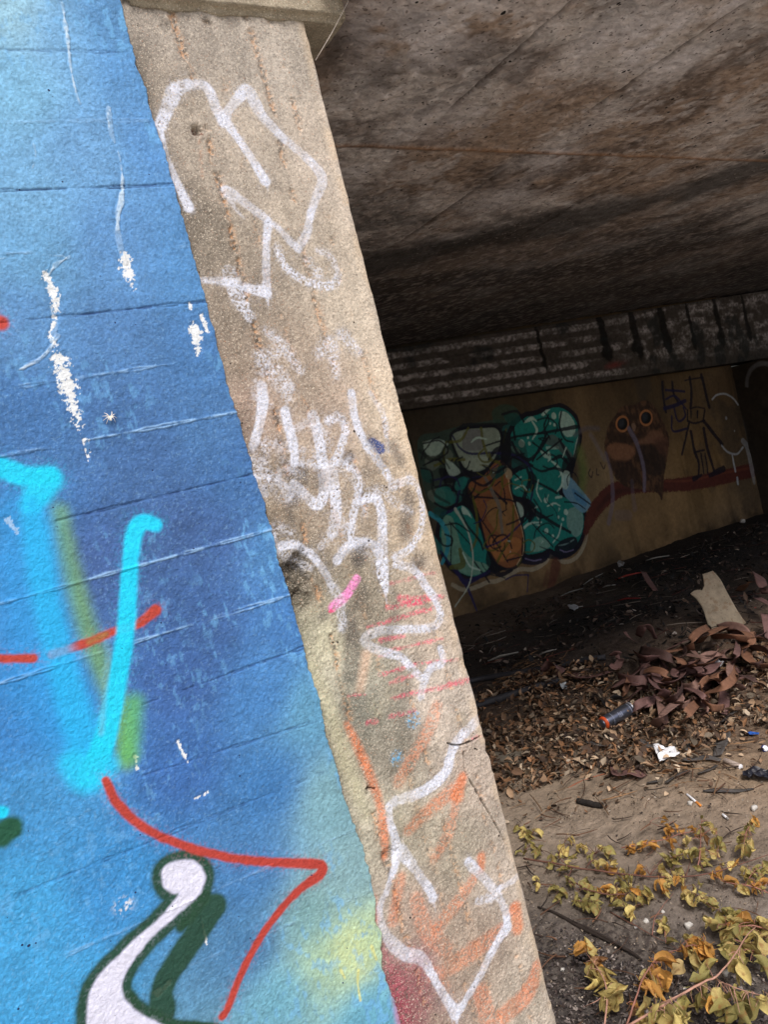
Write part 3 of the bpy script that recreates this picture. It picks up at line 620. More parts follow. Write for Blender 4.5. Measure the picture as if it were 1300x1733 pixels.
    return o
dk_o = deck(); tag(dk_o, 'stained concrete underside of the low bridge deck above the dark passage', 'bridge deck')

def zback(x): return -0.037-0.272*np.clip((x-3.8)/4.6, -.5, 1.1)
def back_wall():
    xs = axis(3.55, XC+.0, 0.0062, 0.2, XC); zs = axis(-.42, 2.0, 0.0062, -.8, 2.39)
    X, Z = np.meshgrid(xs, zs); p = Paint(X, Z, YB, 3); s3 = .006
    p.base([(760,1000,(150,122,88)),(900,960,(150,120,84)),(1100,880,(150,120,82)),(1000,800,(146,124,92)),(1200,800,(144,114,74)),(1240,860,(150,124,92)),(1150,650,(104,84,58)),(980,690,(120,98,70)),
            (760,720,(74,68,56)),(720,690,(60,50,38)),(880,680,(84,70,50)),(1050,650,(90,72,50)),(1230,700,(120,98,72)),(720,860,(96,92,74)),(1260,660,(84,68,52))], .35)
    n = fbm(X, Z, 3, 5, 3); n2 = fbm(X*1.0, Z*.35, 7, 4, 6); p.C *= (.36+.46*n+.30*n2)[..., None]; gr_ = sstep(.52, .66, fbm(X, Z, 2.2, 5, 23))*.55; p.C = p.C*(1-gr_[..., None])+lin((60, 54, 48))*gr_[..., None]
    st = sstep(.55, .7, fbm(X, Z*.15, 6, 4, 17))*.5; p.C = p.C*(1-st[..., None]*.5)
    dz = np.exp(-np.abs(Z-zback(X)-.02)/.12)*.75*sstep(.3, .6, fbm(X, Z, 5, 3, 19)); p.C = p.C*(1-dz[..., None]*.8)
    G = (680, 640, 4.0625); O = (960, 600, 3.8235)
    kw = dict(soft=s3, edge=.006)
    TE = (30, 126, 118); TD = (18, 84, 80); LT = (186, 212, 200); BK = (20, 20, 34); NV = (36, 34, 78); OL = (92, 92, 34); PO = (170, 162, 140)
    nm = 'teal_bubble_lettering'
    def L(pts, w, c, a=.95, T=G, name=nm, **k): p.line(pts, w, c, T, soft=.004, edge=.004, alpha=a, name=name, **k)
    def PP(pts, c, a=.97, T=G, name=nm, **k): p.poly(pts, c, T, soft=.005, edge=.005, alpha=a, name=name, **k)
    L([(350,1420),(430,1455),(520,1432),(590,1402),(660,1392),(750,1345),(820,1312),(900,1314),(980,1272),(1040,1204),(1110,1262),(1200,1232),(1262,1120),(1284,980)], 30, PO, .6)
    PP([(110,430),(260,370),(400,330),(560,300),(700,290),(760,420),(760,560),(640,640),(430,660),(400,800),(400,960),(250,960),(160,780)], (50, 74, 68), .75)
    PP([(620,230),(700,180),(790,210),(810,300),(740,350),(650,320)], (46, 74, 62), .7)
    PP([(400,330),(560,310),(760,300),(960,240),(1120,200),(1220,330),(1230,470),(1180,640),(1180,830),(1260,920),(1250,1120),(1120,1240),(980,1240),(840,1270),(720,1310),(560,1370),(420,1360),(300,1260),(260,1060),(330,900),(420,760),(390,560)], (26, 30, 38), .86)
    for q_ in ([(700,330),(780,330),(820,420),(760,470),(700,420)], [(760,560),(830,590),(880,680),(860,740),(770,720)], [(420,690),(470,700),(450,790),(390,860),(350,820)], [(620,520),(690,540),(680,590),(630,600)], [(850,560),(890,600),(870,650)], [(780,880),(830,960),(820,1030),(780,960)]): PP(q_, (36, 92, 90), .8)
    for q_ in ([(700,600),(760,640),(800,700),(760,660)], [(300,480),(350,520),(340,600),(290,560)], [(160,560),(230,520),(260,600),(190,640)], [(140,440),(220,450),(200,520)], [(180,780),(280,760),(300,840),(210,850)]): PP(q_, (112, 124, 112), .6)
    AA = [(780,330),(850,272),(900,262),(955,245),(1030,205),(1110,210),(1180,268),(1216,360),(1203,470),(1160,570),(1120,640),(1112,720),(1080,790),(1140,832),(1222,880),(1252,960),(1240,1060),(1190,1160),(1100,1215),(1020,1170),(960,1195),(850,1205),(828,1100),(840,980),(880,900),(870,830),(770,800),(742,710),(790,650),(880,600),(830,510),(752,430)]
    Q = p.sd_poly(AA, G); p.put(Q, BK, .95, .005, grow=.05, name=nm); p.put(Q, TE, .97, .005, edge=.005, name=nm)
    LA = [(290,960),(400,880),(455,900),(505,980),(552,1060),(580,1160),(612,1270),(560,1342),(480,1362),(400,1332),(330,1270),(280,1180),(262,1080)]
    Q = p.sd_poly(LA, G); p.put(Q, BK, .9, .005, grow=.045, name=nm); p.put(Q, TE, .97, .005, name=nm)
    PP([(290,960),(350,960),(380,1060),(420,1180),(500,1250),(600,1290),(550,1340),(470,1356),(390,1325),(320,1260),(275,1150)], (112, 152, 132), .85)
    PP([(415,880),(450,905),(480,960),(450,940),(420,930)], LT, .8)
    # shaded undersides, highlights, dots
    PP([(830,1215),(930,1240),(1010,1195),(1020,1215),(980,1265),(900,1285),(830,1270)], (24, 24, 44), .95); PP([(1050,1165),(1110,1110),(1190,1090),(1210,1140),(1190,1200),(1130,1240),(1070,1215)], (20, 20, 34), .95)
    L([(1080,1150),(1130,1140),(1185,1110)], 8, (120,150,150), .7); L([(850,1240),(910,1255),(960,1245)], 8, (130,120,160), .7); L([(1090,1180),(1130,1195),(1180,1180)], 8, (130,120,160), .7)
    PP([(1085,235),(1140,240),(1185,300),(1195,360),(1170,400),(1120,395),(1090,330)], LT, .7); PP([(960,250),(990,222),(1020,215),(1000,235),(975,262)], LT, .8)
    PP([(1150,900),(1215,890),(1248,960),(1235,1060),(1190,1090),(1140,1020),(1135,950)], (126,158,150), .75); PP([(900,1120),(960,1090),(1020,1150),(960,1185),(890,1190)], (130,166,150), .75)
    PP([(840,310),(870,275),(905,265),(930,300),(905,290),(875,300)], LT, .8); PP([(750,470),(800,480),(815,520),(770,510)], (120,156,140), .7)
    for (x, y, r) in ((825,450,56),(1045,260,48),(990,840,38),(1130,920,40),(995,1050,38),(1050,322,24),(1080,955,22),(1110,970,22),(1040,1085,24),(1020,312,18),(880,450,26),(1035,870,18),(870,410,18)): L([(x, y)], r, LT, .75)
    L([(1035,570),(1085,620),(1110,690),(1100,740),(1070,780)], [16,20,22,16,10], LT, .75); L([(1060,822),(1100,815)], 16, LT, .7); L([(840,1030),(880,1000),(960,990)], [20,16,8], LT, .75); L([(780,700),(820,680)], 12, LT, .7); L([(1000,480),(1075,478)], 22, LT, .5)
    L([(950,490),(985,530),(1020,545),(1010,570)], [10,30,26,10], LT, .65)
    PP([(740,420),(840,440),(870,560),(850,620),(760,560)], (34,60,60), .6)
    PP([(790,850),(830,880),(840,930),(820,960),(795,900)], LT, .65)
    PP([(1000,400),(1060,400),(1170,520),(1160,560),(1060,480),(990,450)], (86,84,84), .7)
    WR = [(350,390),(450,352),(560,345),(645,346),(678,400),(662,500),(602,600),(520,642),(440,622),(400,555),(362,470)]
    Q = p.sd_poly(WR, G); p.put(Q, BK, .8, .005, grow=.03, name=nm); p.put(Q, (138,152,138), .95, .006, name=nm); PP([(430,370),(540,360),(560,480),(480,500),(420,480)], (104,98,110), .6); PP([(440,560),(590,540),(600,590),(520,636),(450,616)], (160,172,156), .6, )
    OG = [(590,640),(640,582),(700,575),(740,690),(750,800),(800,950),(832,1080),(832,1200),(790,1282),(720,1302),(650,1270),(602,1180),(570,1080),(540,950),(500,850),(460,800),(468,720),(540,690)]
    Q = p.sd_poly(OG, G); p.put(Q, BK, .85, .005, grow=.03, name='orange_painted_body'); p.put(Q, (138,88,56), .95, .005, name='orange_painted_body')
    PP([(620,830),(740,860),(790,1000),(700,1080),(610,1000),(580,900)], (150,116,72), .65, name='orange_painted_body'); PP([(610,1100),(800,1100),(810,1180),(700,1260),(630,1220)], (176,116,66), .7, name='orange_painted_body')
    L([(735,700),(752,800),(802,950),(834,1080),(834,1200),(795,1280)], 9, (196,170,130), .7, name='orange_painted_body'); PP([(700,600),(745,620),(760,680),(720,690)], (176,160,128), .7)
    PP([(1128,660),(1230,760),(1305,862),(1290,892),(1240,925),(1160,850),(1110,780)], (110,156,182), .85); PP([(1170,760),(1250,810),(1270,880),(1200,840)], (64,124,168), .7); PP([(1200,430),(1225,400),(1215,500),(1180,570)], (176,190,180), .6)
    L([(195,930),(270,985),(316,1080),(312,1190),(280,1270)], [34,36,36,34,30], (52,150,170), .9); L([(205,1100),(260,1180)], 60, (40,130,130), .6)
    for (pts, w) in (([(560,470),(680,432),(800,400),(1000,372),(1200,335)],[10,14,18,20,30]),([(690,380),(692,540),(620,740)],[20,18,12]),([(490,815),(700,830),(780,850)],14),([(460,870),(590,760),(720,860)],[14,16,18]),([(540,960),(620,1080),(730,1262)],12),([(728,1252),(850,1222)],12),
        ([(330,990),(480,1150)],10),([(340,1000),(340,1300)],9),([(500,1262),(600,1402)],14),([(900,440),(1010,530)],14),([(875,880),(1000,970),(1160,1060)],[20,26,20]),([(1000,380),(900,570)],16),([(380,345),(640,332)],12),([(560,985),(600,920),(650,890),(690,922),(712,945)],8),([(690,920),(722,905)],8),
        ([(1216,330),(1225,400),(1200,520),(1160,640)],[24,28,30,20]),([(760,540),(900,600)],18),([(700,560),(760,640),(820,700)],14),([(850,860),(890,900),(880,980)],[40,50,30]),([(1040,560),(1100,540),(1170,620)],[20,30,20]),([(1120,850),(1200,860),(1260,900)],10),([(900,1000),(1040,1160)],10),([(640,740),(690,720),(720,900)],10),([(760,300),(780,420)],20),
        ([(830,1100),(828,1210)],14),([(600,1310),(680,1350),(760,1320)],[20,34,20]),([(1190,790),(1300,870)],12),([(930,560),(1100,420)],14)): L(pts, w, BK, .92)
    for (pts, w) in (([(350,400),(400,482),(480,520),(620,515),(780,532),(870,600),(905,700),(890,830),(850,880)],[16,16,18,18,18,20,20,18,14]),([(820,1000),(700,1110),(560,1172)],14),([(220,702),(330,680),(412,680),(392,800),(360,900),(280,932)],[10,14,18,20,20,26]),([(268,1190),(360,1312),(450,1440),(500,1560),(518,1610)],[16,22,24,16,10]),([(715,1385),(780,1355),(870,1352)],10),([(870,1352),(862,1470)],8),([(380,1310),(440,1400),(600,1330)],[10,40,20])): L(pts, w, NV, .9)
    for (pts, w) in (([(545,345),(562,450),(602,550),(680,600),(692,740)],22),([(460,345),(400,430),(300,450),(290,560)],20),([(225,602),(330,562),(430,560)],[20,26,20]),([(470,780),(510,900),(520,1080),(480,1180)],24),([(770,880),(760,1060),(700,1180),(660,1262)],22),([(340,1300),(420,1280),(400,1180)],[30,50,30]),([(720,350),(700,440)],14)): L(pts, w, OL, .8)
    L([(370,900),(430,1000),(470,1100),(492,1250),(462,1420),(365,1570)], [24,16,14,12,10,8], (176,186,172), .85); L([(570,680),(622,780),(670,880),(692,1060)], [24,30,30,24], (112,106,98), .85); L([(900,900),(940,970)], 10, (190,190,180), .5)
    g_ = np.random.default_rng(8)
    for (pts, w) in (([(430,640),(500,690),(560,660)],24),([(600,560),(640,500),(700,470),(740,420)],[20,30,34,24]),([(690,540),(700,600),(660,660)],[30,40,20]),([(860,620),(880,700),(840,840),(880,900)],[24,30,34,30]),([(760,440),(800,520),(880,560),(960,480),(1010,400)],[18,24,26,20,14]),([(880,600),(960,640),(1050,620),(1120,640)],[14,18,20,24]),
        ([(900,700),(980,740),(1070,790)],[12,18,22]),([(1080,420),(1140,520),(1180,600)],[20,30,34]),([(840,990),(900,930),(960,960),(1040,940)],[14,18,14,10]),([(400,900),(450,1010),(540,1120),(560,1180)],[12,16,18,14]),([(300,1010),(380,1000),(470,1060)],[10,14,10]),([(480,700),(560,740),(640,690),(700,650)],[16,20,20,14]),([(350,560),(300,640),(310,740),(380,780)],[14,22,24,16]),([(150,600),(240,560),(300,600)],[10,18,12]),([(1010,250),(980,330),(1020,420)],[10,16,10]),([(1100,230),(1085,330),(1120,420),(1180,440)],[14,18,16,12])): L(pts, w, BK, .9, name=None)
    for q_ in ([(850,830),(925,880),(905,975),(850,950)], [(1120,555),(1195,555),(1165,665),(1105,630)], [(690,370),(745,400),(745,550),(690,570)], [(435,740),(485,800),(475,890),(415,860)], [(600,1180),(660,1270),(720,1310),(640,1330),(580,1270)], [(260,620),(400,640),(410,700),(300,720)], [(880,640),(930,690),(900,780),(870,720)]): PP(q_, (18, 20, 28), .85, name=None)
    for q_, c_ in (([(150,450),(230,420),(300,440),(260,520),(180,530)], LT), ([(300,560),(360,590),(400,650),(330,670)], LT), ([(240,760),(330,750),(370,850),(290,880),(230,840)], TE), ([(700,260),(780,240),(820,290),(760,330)], TD), ([(600,640),(700,600),(720,640),(640,700)], TD), ([(380,680),(450,690),(430,760),(360,760)], TE), ([(230,890),(310,900),(290,960),(230,950)], TD), ([(1120,640),(1160,660),(1140,760),(1100,740)], LT), ([(130,620),(190,640),(210,720),(150,700)], TD)): PP(q_, c_, .62, name=None)
    for (pts, w) in (([(150,450),(260,430),(320,500),(250,560)],14),([(230,750),(340,740),(390,840),(320,900),(230,860)],16),([(690,250),(790,230),(840,300)],18),([(480,640),(380,690),(350,770)],20),([(560,600),(640,650),(720,610),(790,640)],18),([(130,620),(200,640),(220,740)],14)): L(pts, w, BK, .85, name=None)
    for (pts, w) in (([(120,500),(200,560),(260,540)],[20,30,16]),([(200,700),(230,800),(330,860)],[16,24,18]),([(330,420),(280,520),(330,620)],[14,22,14])): L(pts, w, (28, 36, 38), .7, name=None)
    for (pts, w) in (([(900,300),(930,360),(900,420)],[16,20,8]),([(940,700),(930,780),(960,850)],[10,14,8]),([(420,1200),(470,1290),(540,1320)],[12,16,10]),([(1000,880),(1050,860),(1090,880)],[8,12,6]),([(1100,1000),(1080,1080),(1040,1130)],[8,12,8]),([(480,440),(520,410),(580,420)],[10,16,8]),([(780,760),(830,740),(860,770)],[10,14,8]),([(1130,480),(1110,540)],[14,8])): L(pts, w, LT, .75, name=None)
    for k in range(34):      # tags scrawled over one another
        x0 = g_.uniform(240, 1180); y0 = g_.uniform(330, 1280); a0 = g_.uniform(0, 6.28); pp = [(x0, y0)]; b0 = g_.normal(0, .7)
        for _ in range(4): a0 += b0+g_.normal(0, .3); x0 += 52*math.cos(a0); y0 += 52*math.sin(a0); pp.append((x0, y0))
        L(pp, g_.uniform(7, 15), [BK, NV, (20, 30, 40), OL, BK][g_.integers(5)], .85, name=None)
    for k in range(16):
        x0 = g_.uniform(300, 1200); y0 = g_.uniform(380, 1200); L([(x0, y0), (x0+g_.normal(0, 14), y0+g_.normal(0, 14))], [g_.uniform(8, 20), 6], LT, .5, name=None)
    # green bloom and child-like marks between the lettering and the owl
    p.line([(1230,500),(1250,640),(1240,760)], [70,80,60], (96,120,58), G, soft=.05, alpha=.55)
    p.line([(50,520),(120,480),(200,480)], 30, (98,92,98), O, soft=.02, alpha=.6); p.line([(150,520),(200,600),(240,680)], 30, (120,112,116), O, soft=.02, alpha=.5)
    for q in ([(150,740),(140,770),(155,795),(165,760)], [(190,740),(190,775),(205,780)], [(215,700),(235,740),(245,715)]): p.line(q, 9, (44,34,44), O, soft=.004, alpha=.8)
    # tree branch, owl
    PB = 'painted_branch'
    p.line([(120,1150),(150,1060),(200,980),(290,895),(420,850),(620,848),(800,835),(1000,795),(1190,752)], [40,90,110,112,100,84,92,92,90], (84,40,34), O, soft=.006, alpha=.97, edge=.02, name=PB)
    p.line([(200,1000),(300,900),(450,870),(640,880)], [30,40,30,24], (54,30,28), O, soft=.02, alpha=.6); p.line([(640,820),(800,815),(1000,770),(1180,735)], 14, (116,62,46), O, soft=.01, alpha=.6)
    OW = 'painted_owl'
    BD = [(318,385),(352,340),(430,326),(500,298),(562,330),(604,400),(640,480),(656,540),(646,680),(625,800),(622,880),(612,944),(570,890),(400,860),(335,825),(285,745),(250,650),(244,560),(268,465)]
    Q = p.sd_poly(BD, O); p.put(Q, (70,50,38), .98, .008, edge=.012, name=OW)
    q1 = fbm(X, Z*.6, 30, 3, 91); I, d, rm = Q; m = sstep(.5, .66, q1[I])*(d < 0)*.45; p.C[I] = p.C[I]*(1-m[:, None])+lin((112,80,58))*m[:, None]
    m = sstep(.5, .38, q1[I])*(d < 0)*.45; p.C[I] = p.C[I]*(1-m[:, None])+lin((36,26,22))*m[:, None]
    for (pts, c, a) in (([(262,590),(330,575),(425,592),(440,640),(385,690),(310,682),(268,645)], (132,92,68), .85),([(455,540),(560,492),(620,515),(612,560),(530,578),(470,585)], (124,88,68), .8),([(300,500),(400,520),(480,500),(520,520),(430,570),(330,560)], (52,36,28), .8),([(450,590),(600,590),(640,660),(610,780),(500,760),(460,680)], (44,34,30), .75),([(280,700),(420,700),(460,820),(360,820)], (50,36,30), .7),([(560,560),(640,530),(650,640),(600,640)], (92,62,50), .6)):
        p.poly(pts, c, O, soft=.02, edge=.015, alpha=a, name=OW)
    for (cx, cy) in ((357,450),(512,410)):
        E = [(cx+44*math.cos(t)+8*math.sin(t)*0, cy+54*math.sin(t)) for t in np.linspace(0, 6.283, 13)[:-1]]
        Q = p.sd_poly(E, O); p.put(Q, (170,112,70), .97, .004, name=OW); p.put(Q, (16,14,16), 1, .005, grow=-.024, name=OW)
        p.poly([(cx-26,cy-20),(cx+4,cy-30),(cx+10,cy+8),(cx-16,cy+22)], (58,62,70), O, soft=.02, alpha=.6, name=OW)
        p.line([(cx-30,cy-62),(cx+10,cy-72),(cx+44,cy-56)], [8,18,8], (50,36,28), O, soft=.01, alpha=.8, name=OW)
    p.poly([(418,450),(436,445),(446,470),(432,500),(420,480)], (128,100,82), O, soft=.006, name=OW); p.line([(400,430),(415,480),(430,510)], [10,14,8], (40,30,26), O, soft=.01, alpha=.8, name=OW)
    for (pts, w, a) in (([(400,480),(445,560),(485,680),(500,780),(500,880)],[36,34,32,30,24],.75),([(250,640),(290,800),(296,940),(270,1090)],[28,30,34,36],.5),([(330,1040),(400,1040)],70,.2),([(420,820),(440,1000)],[30,40],.25)): p.line(pts, w, (112,104,122), O, soft=.012, alpha=a)
    # brown-red drips low on the wall
    for (pts, w, a) in (([(1060,1280),(1040,1370),(1020,1440)],[90,80,60],.7),([(1000,1330),(980,1420)],[30,30],.5)): p.line(pts, w, (84,40,34), G, soft=.02, alpha=a)
    p.line([(150,1100),(110,1200)], [30,24], (84,40,34), O, soft=.02, alpha=.5)
    # drawn figure with a scribbled headdress
    FG = 'drawn_stick_figure'; D = (22, 20, 34); B2 = (26, 26, 62)
    for (pts, w) in (([(618,180),(622,260),(640,370)],24),([(680,180),(690,250),(720,310)],20),([(795,150),(806,240),(800,345)],24),([(868,135),(890,225),(918,340)],26),([(760,170),(800,160),(880,150)],10),([(780,430),(830,445),(890,425)],14),([(790,440),(772,520),(745,645)],[20,18,20]),([(882,430),(940,500),(1002,580)],[26,30,28]),([(800,500),(824,620),(852,700),(850,775)],[26,28,22,18]),([(884,480),(908,600),(930,680),(955,760)],[26,28,26,22]),([(828,632),(890,618)],14),([(868,640),(885,770)],14),([(895,640),(915,775)],14),([(820,805),(872,778)],[36,16]),([(925,785),(970,760),(1012,740)],[26,40,44]),([(780,360),(780,430)],14),([(890,360),(880,430)],14),([(800,350),(840,340),(890,350)],10)): p.line(pts, w, D, O, soft=.006, alpha=.92, edge=.006, name=FG)
    for (pts, w) in (([(630,350),(700,330),(765,300)],26),([(690,330),(720,430),(765,400),(755,345)],16),([(680,400),(686,495),(775,480)],16),([(640,230),(760,240)],16),([(640,290),(700,270),(770,350)],14)): p.line(pts, w, B2, O, soft=.006, alpha=.9, name=FG)
    for x in (803, 846): p.line([(x,368),(x,410)], [18,10], D, O, soft=.004, name=FG)
    WT = (176, 182, 190)
    for (pts, w, a) in (([(938,292),(970,262),(1030,256),(1082,290),(1108,325)],12,.85),([(1000,590),(1040,632),(1100,644),(1140,600)],13,.7),([(1068,650),(1090,755)],[14,18],.85),([(1103,800),(1106,836)],20,.8),([(1030,412)],22,.5),([(1085,495)],12,.6),([(1140,560),(1165,600),(1195,740),(1210,830)],[40,44,40,24],.4)): p.line(pts, w, WT, O, soft=.006, alpha=a, speck=.2)
    p.H += (fbm(X, Z, 5, 4, 71)-.5)*.02 + (fbm(X, Z, 40, 3, 72)-.5)*.004
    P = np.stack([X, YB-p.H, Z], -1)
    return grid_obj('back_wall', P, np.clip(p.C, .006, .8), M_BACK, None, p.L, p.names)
bw = back_wall(); tag(bw, 'plastered abutment wall at the back of the passage with a painted owl and teal graffiti', 'wall')
for o in bw.children:
    if o.name == 'painted_owl': o['label'] = 'brown owl with big orange-ringed eyes painted on the wall'
    if o.name.startswith('drawn'): o['label'] = 'black scribbled stick figure standing on the painted branch'

# stepped bearing beam over the back wall, white streaked
def beam():
    yb = YB-.16
    tl = on_y(665, 592, yb); tr = on_y(1300, 492, yb); bl = on_y(690, 692, yb); br = on_y(1300, 606, yb)
    xs = axis(3.2, 9.4, .014, .2, 10.4); ts = np.linspace(-.0, 1.0, 90)
    X, Tt = np.meshgrid(xs, ts); k = (X-tl[0])/(tr[0]-tl[0])
    zt = tl[2]+(tr[2]-tl[2])*np.clip(k, -.7, 1.2); zb = bl[2]+(br[2]-bl[2])*np.clip((X-bl[0])/(br[0]-bl[0]), -.7, 1.2)
    zt = np.maximum(zt, zdeck(X)-.05)
    Z = zb+(zt-zb)*Tt
    n = fbm(X, Z*3, 4, 4, 5); n2 = fbm(X, Z, 14, 4, 6); n3 = fbm(X*.5, Z*2, 9, 4, 8)
    C = np.ones(X.shape+(3,))*lin((66, 60, 56)); wh = lin((156, 150, 150))
    rows = 5.2; ph = (Tt*rows+.16*(n-.5)) % 1.0; row = np.floor(Tt*rows)
    left = sstep(6.9, 6.1, X+.6*(n-.5))
    band = sstep(.30, .45, ph+.25*(n2-.5))*sstep(.95, .78, ph+.25*(n2-.5))
    gap = sstep(.34, .44, vn(X*2.1+row*7.3, row*3.1+.5, 3)*.6+n*.4)
    top = (row >= 4)
    m = band*np.where(top, np.maximum(gap, .75), gap)*left*(.35+.65*sstep(.3, .6, n2))
    m2 = sstep(.40, .62, n3*.5+n2*.5)*(1-left)*(.4+.6*sstep(.25, .5, ph))*sstep(.08, .3, Tt)
    m = np.clip(m+m2, 0, 1); m = (m*(.25+.75*sstep(.38, .58, fbm(X, Z, 45, 3, 91))))[..., None]; C = C*(1-m)+wh*m
    # soot drips, bottle shaped, at the right
    for (px, py) in ((1018,556),(1075,566),(1125,560),(1173,570),(1216,545),(1262,535),(905,548)):
        q = on_y(px, py, yb); w0 = (.045 if px > 1000 else .02)*(1.0+.5*math.sin(px))
        wdt = w0*(1+1.0*sstep(.6, .35, Tt)); d = np.abs(X-q[0])/wdt + np.maximum(0, .42-Tt)*6 + np.maximum(0, Tt-.93)*4
        mm = sstep(1.25, .75, d+.9*(n2-.5))[..., None]*.95; C = C*(1-mm)+lin((14, 13, 13))*mm
    mm = sstep(.62, .7, fbm(X, Z, 3, 4, 12))[..., None]*.7; C = C*(1-mm)+lin((26, 32, 34))*mm
    for (px, py, c) in ((1040,618,(110,52,50)),):
        q = on_y(px, py, yb); mm = (np.exp(-(((X-q[0])/.14)**2+((Z-q[2])/.03)**2))*sstep(.4, .55, n2))[..., None]; C = C*(1-mm)+lin(c)*mm
    Y = yb - band*.012*(.3+.7*left) - (n2-.5)*.014 + (fbm(X, Z, 40, 3, 22)-.5)*.01
    P = np.stack([X, Y, Z], -1)
    # add soffit and back rows so the beam is a solid step in front of the wall
    def row_at(y, z): return np.stack([X[0], np.full(len(xs), y), z], -1)[None]
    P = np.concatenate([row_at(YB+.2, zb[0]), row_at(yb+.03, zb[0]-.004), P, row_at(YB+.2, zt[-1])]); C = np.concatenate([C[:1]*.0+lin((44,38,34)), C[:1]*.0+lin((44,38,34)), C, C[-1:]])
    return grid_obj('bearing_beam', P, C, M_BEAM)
bo = beam(); tag(bo, 'stepped concrete beam with white mineral streaks and black soot drips above the owl wall', 'beam')

# return wall at the right end, dark in its base colour
def side_wall():
    ys = np.linspace(YB-2.0, YB+.05, 300); zs = np.linspace(-.6, 1.47, 260); Y, Z = np.meshgrid(ys, zs)
    n = fbm(Y, Z, 3, 5, 44); C = np.ones(Y.shape+(3,))*lin((58, 50, 42))*(0.5+n)[..., None]
    def arc(cy, cz, r, a0, a1, w):
        nonlocal C
        d = np.abs(np.hypot(Y-cy, (Z-cz)*.8)-r); t = np.degrees(np.arctan2((Z-cz)*.8, Y-cy)) % 360
        m = (sstep(w, w*.4, d)*((t > a0) & (t < a1))*.5)[..., None]; C = C*(1-m)+lin((150, 150, 156))*m
    arc(YB-.35, 1.15, .22, 10, 175, .03); arc(YB-.85, 1.2, .26, 20, 180, .03); arc(YB-.6, .45, .28, 190, 330, .03)
    X = XC + .0*Y + (fbm(Y, Z, 8, 4, 45)-.5)*.03
    o = grid_obj('side_wall', np.stack([X, Y, Z], -1), C, M_BACK)
    V = np.array([(x, y, z) for x in (XC+.02, XC+.5) for y in (YB-2.0, YB+.3) for z in (-.7, 1.46)])
    raw('wall_core', V, [(0,1,3,2),(4,6,7,5),(0,4,5,1),(2,3,7,6),(1,5,7,3),(0,2,6,4)], M_BACK, o, False, np.ones((8, 3))*lin((70, 62, 54)))
    return o
sw = side_wall(); tag(sw, 'dark return wall at the right end of the owl wall', 'wall')

# ================================================================== ground
HEAPC = np.array([3.45, 1.75])
def gz(x, y):
    x = np.asarray(x, float); y = np.asarray(y, float)
    t = sstep(.9, 4.1, y); z = t*zback(x)
    z = z + (fbm(x, y, 1.3, 3, 501)-.5)*.07*sstep(-1.5, .8, y) + .10*np.exp(-(((x-3.5)/.8)**2+((y-1.9)/.55)**2)) 
    z = z + .10*np.exp(-((y-3.0)/.6)**2)*sstep(4.5, 6.5, x)
    return z
def ground_pt(px, py, h=0.0):
    d = ray(px, py); z = 0.0
    for _ in range(25):
        q = CAM + d*((z+h-CAM[2])/d[2]); z = 0.5*z+0.5*float(gz(q[0], q[1]))
    return q
def ground():
    xs = np.concatenate([-np.exp(np.linspace(math.log(150), math.log(.6), 26)), np.linspace(-.5, .85, 24), .86+np.cumsum(np.linspace(.006, .016, 560)), ])
    xs = np.concatenate([xs, xs[-1]+np.exp(np.linspace(math.log(.03), math.log(150), 40))])
    ys = np.concatenate([-np.exp(np.linspace(math.log(150), math.log(.4), 30)), np.arange(-.39, 1.6, .0075), 1.6+np.cumsum(np.linspace(.008, .02, 200))])
    ys = np.concatenate([ys[ys < 4.6], np.exp(np.linspace(math.log(4.7), math.log(150), 24))])
    X, Y = np.meshgrid(xs, ys)
    S = [(900,1400,(150,130,108)),(1100,1370,(156,134,110)),(1250,1400,(152,130,108)),(1000,1450,(146,128,110)),(950,1330,(140,118,94)),(1240,1310,(150,122,90)),(1100,1250,(104,82,62)),
         (950,1150,(60,50,44)),(850,1120,(54,46,40)),(1000,1050,(24,22,22)),(1150,950,(20,19,19)),(900,1000,(96,78,62)),(830,1050,(104,84,66)),(1200,900,(36,30,28)),(1250,1180,(112,86,66)),(870,1250,(92,74,58)),
         (960,1620,(100,90,84)),(1080,1590,(126,114,104)),(1200,1550,(138,124,112)),(1050,1700,(72,66,64)),(1250,1700,(110,100,94)),(1290,1250,(130,104,80)),(980,1720,(74,68,66))]
    num = 0; den = 0
    for (px, py, c) in S:
        q = ground_pt(px, py); d2 = (X-q[0])**2+(Y-q[1])**2; w_ = 1/(d2+.06)**2; num = num+w_[..., None]*lin(c); den = den+w_
    C = num/den[..., None]
    out = sstep(-.1, -.8, Y)[..., None]; C = C*(1-out)+lin((198, 186, 168))*out  # unseen ground outside made paler to bounce light up under the deck
    n = fbm(X, Y, 6, 5, 3); n2 = fbm(X, Y, 30, 4, 4); C *= (.55+.50*n+.40*n2)[..., None]; lum = C.mean(-1, keepdims=True); C = C*.72+lum*.28*np.array([1.04, 1, .94])
    # mulch of charred chips in front, black ash behind
    q1 = ground_pt(1040, 1690); dm = np.hypot((X-q1[0])*1.0, Y-q1[1]); mu = sstep(.55, .2, dm+.35*(n-.5))*sstep(.42, .56, fbm(X, Y, 90, 3, 6))*.8
    C = C*(1-mu[..., None])+lin((58, 50, 48))*mu[..., None]
    Zg = gz(X, Y) + ((n-.5)*.02+(n2-.5)*.012+(fbm(X, Y, 110, 3, 8)-.5)*.008)*sstep(-2, -.5, Y)
    Zg = Zg - .06*sstep(.86, .8, X)*sstep(-.3, .0, Y)
    return grid_obj('ground', np.stack([X, Y, Zg], -1), np.clip(C, .005, .6), M_GRND)
gr = ground(); tag(gr, kind='structure')

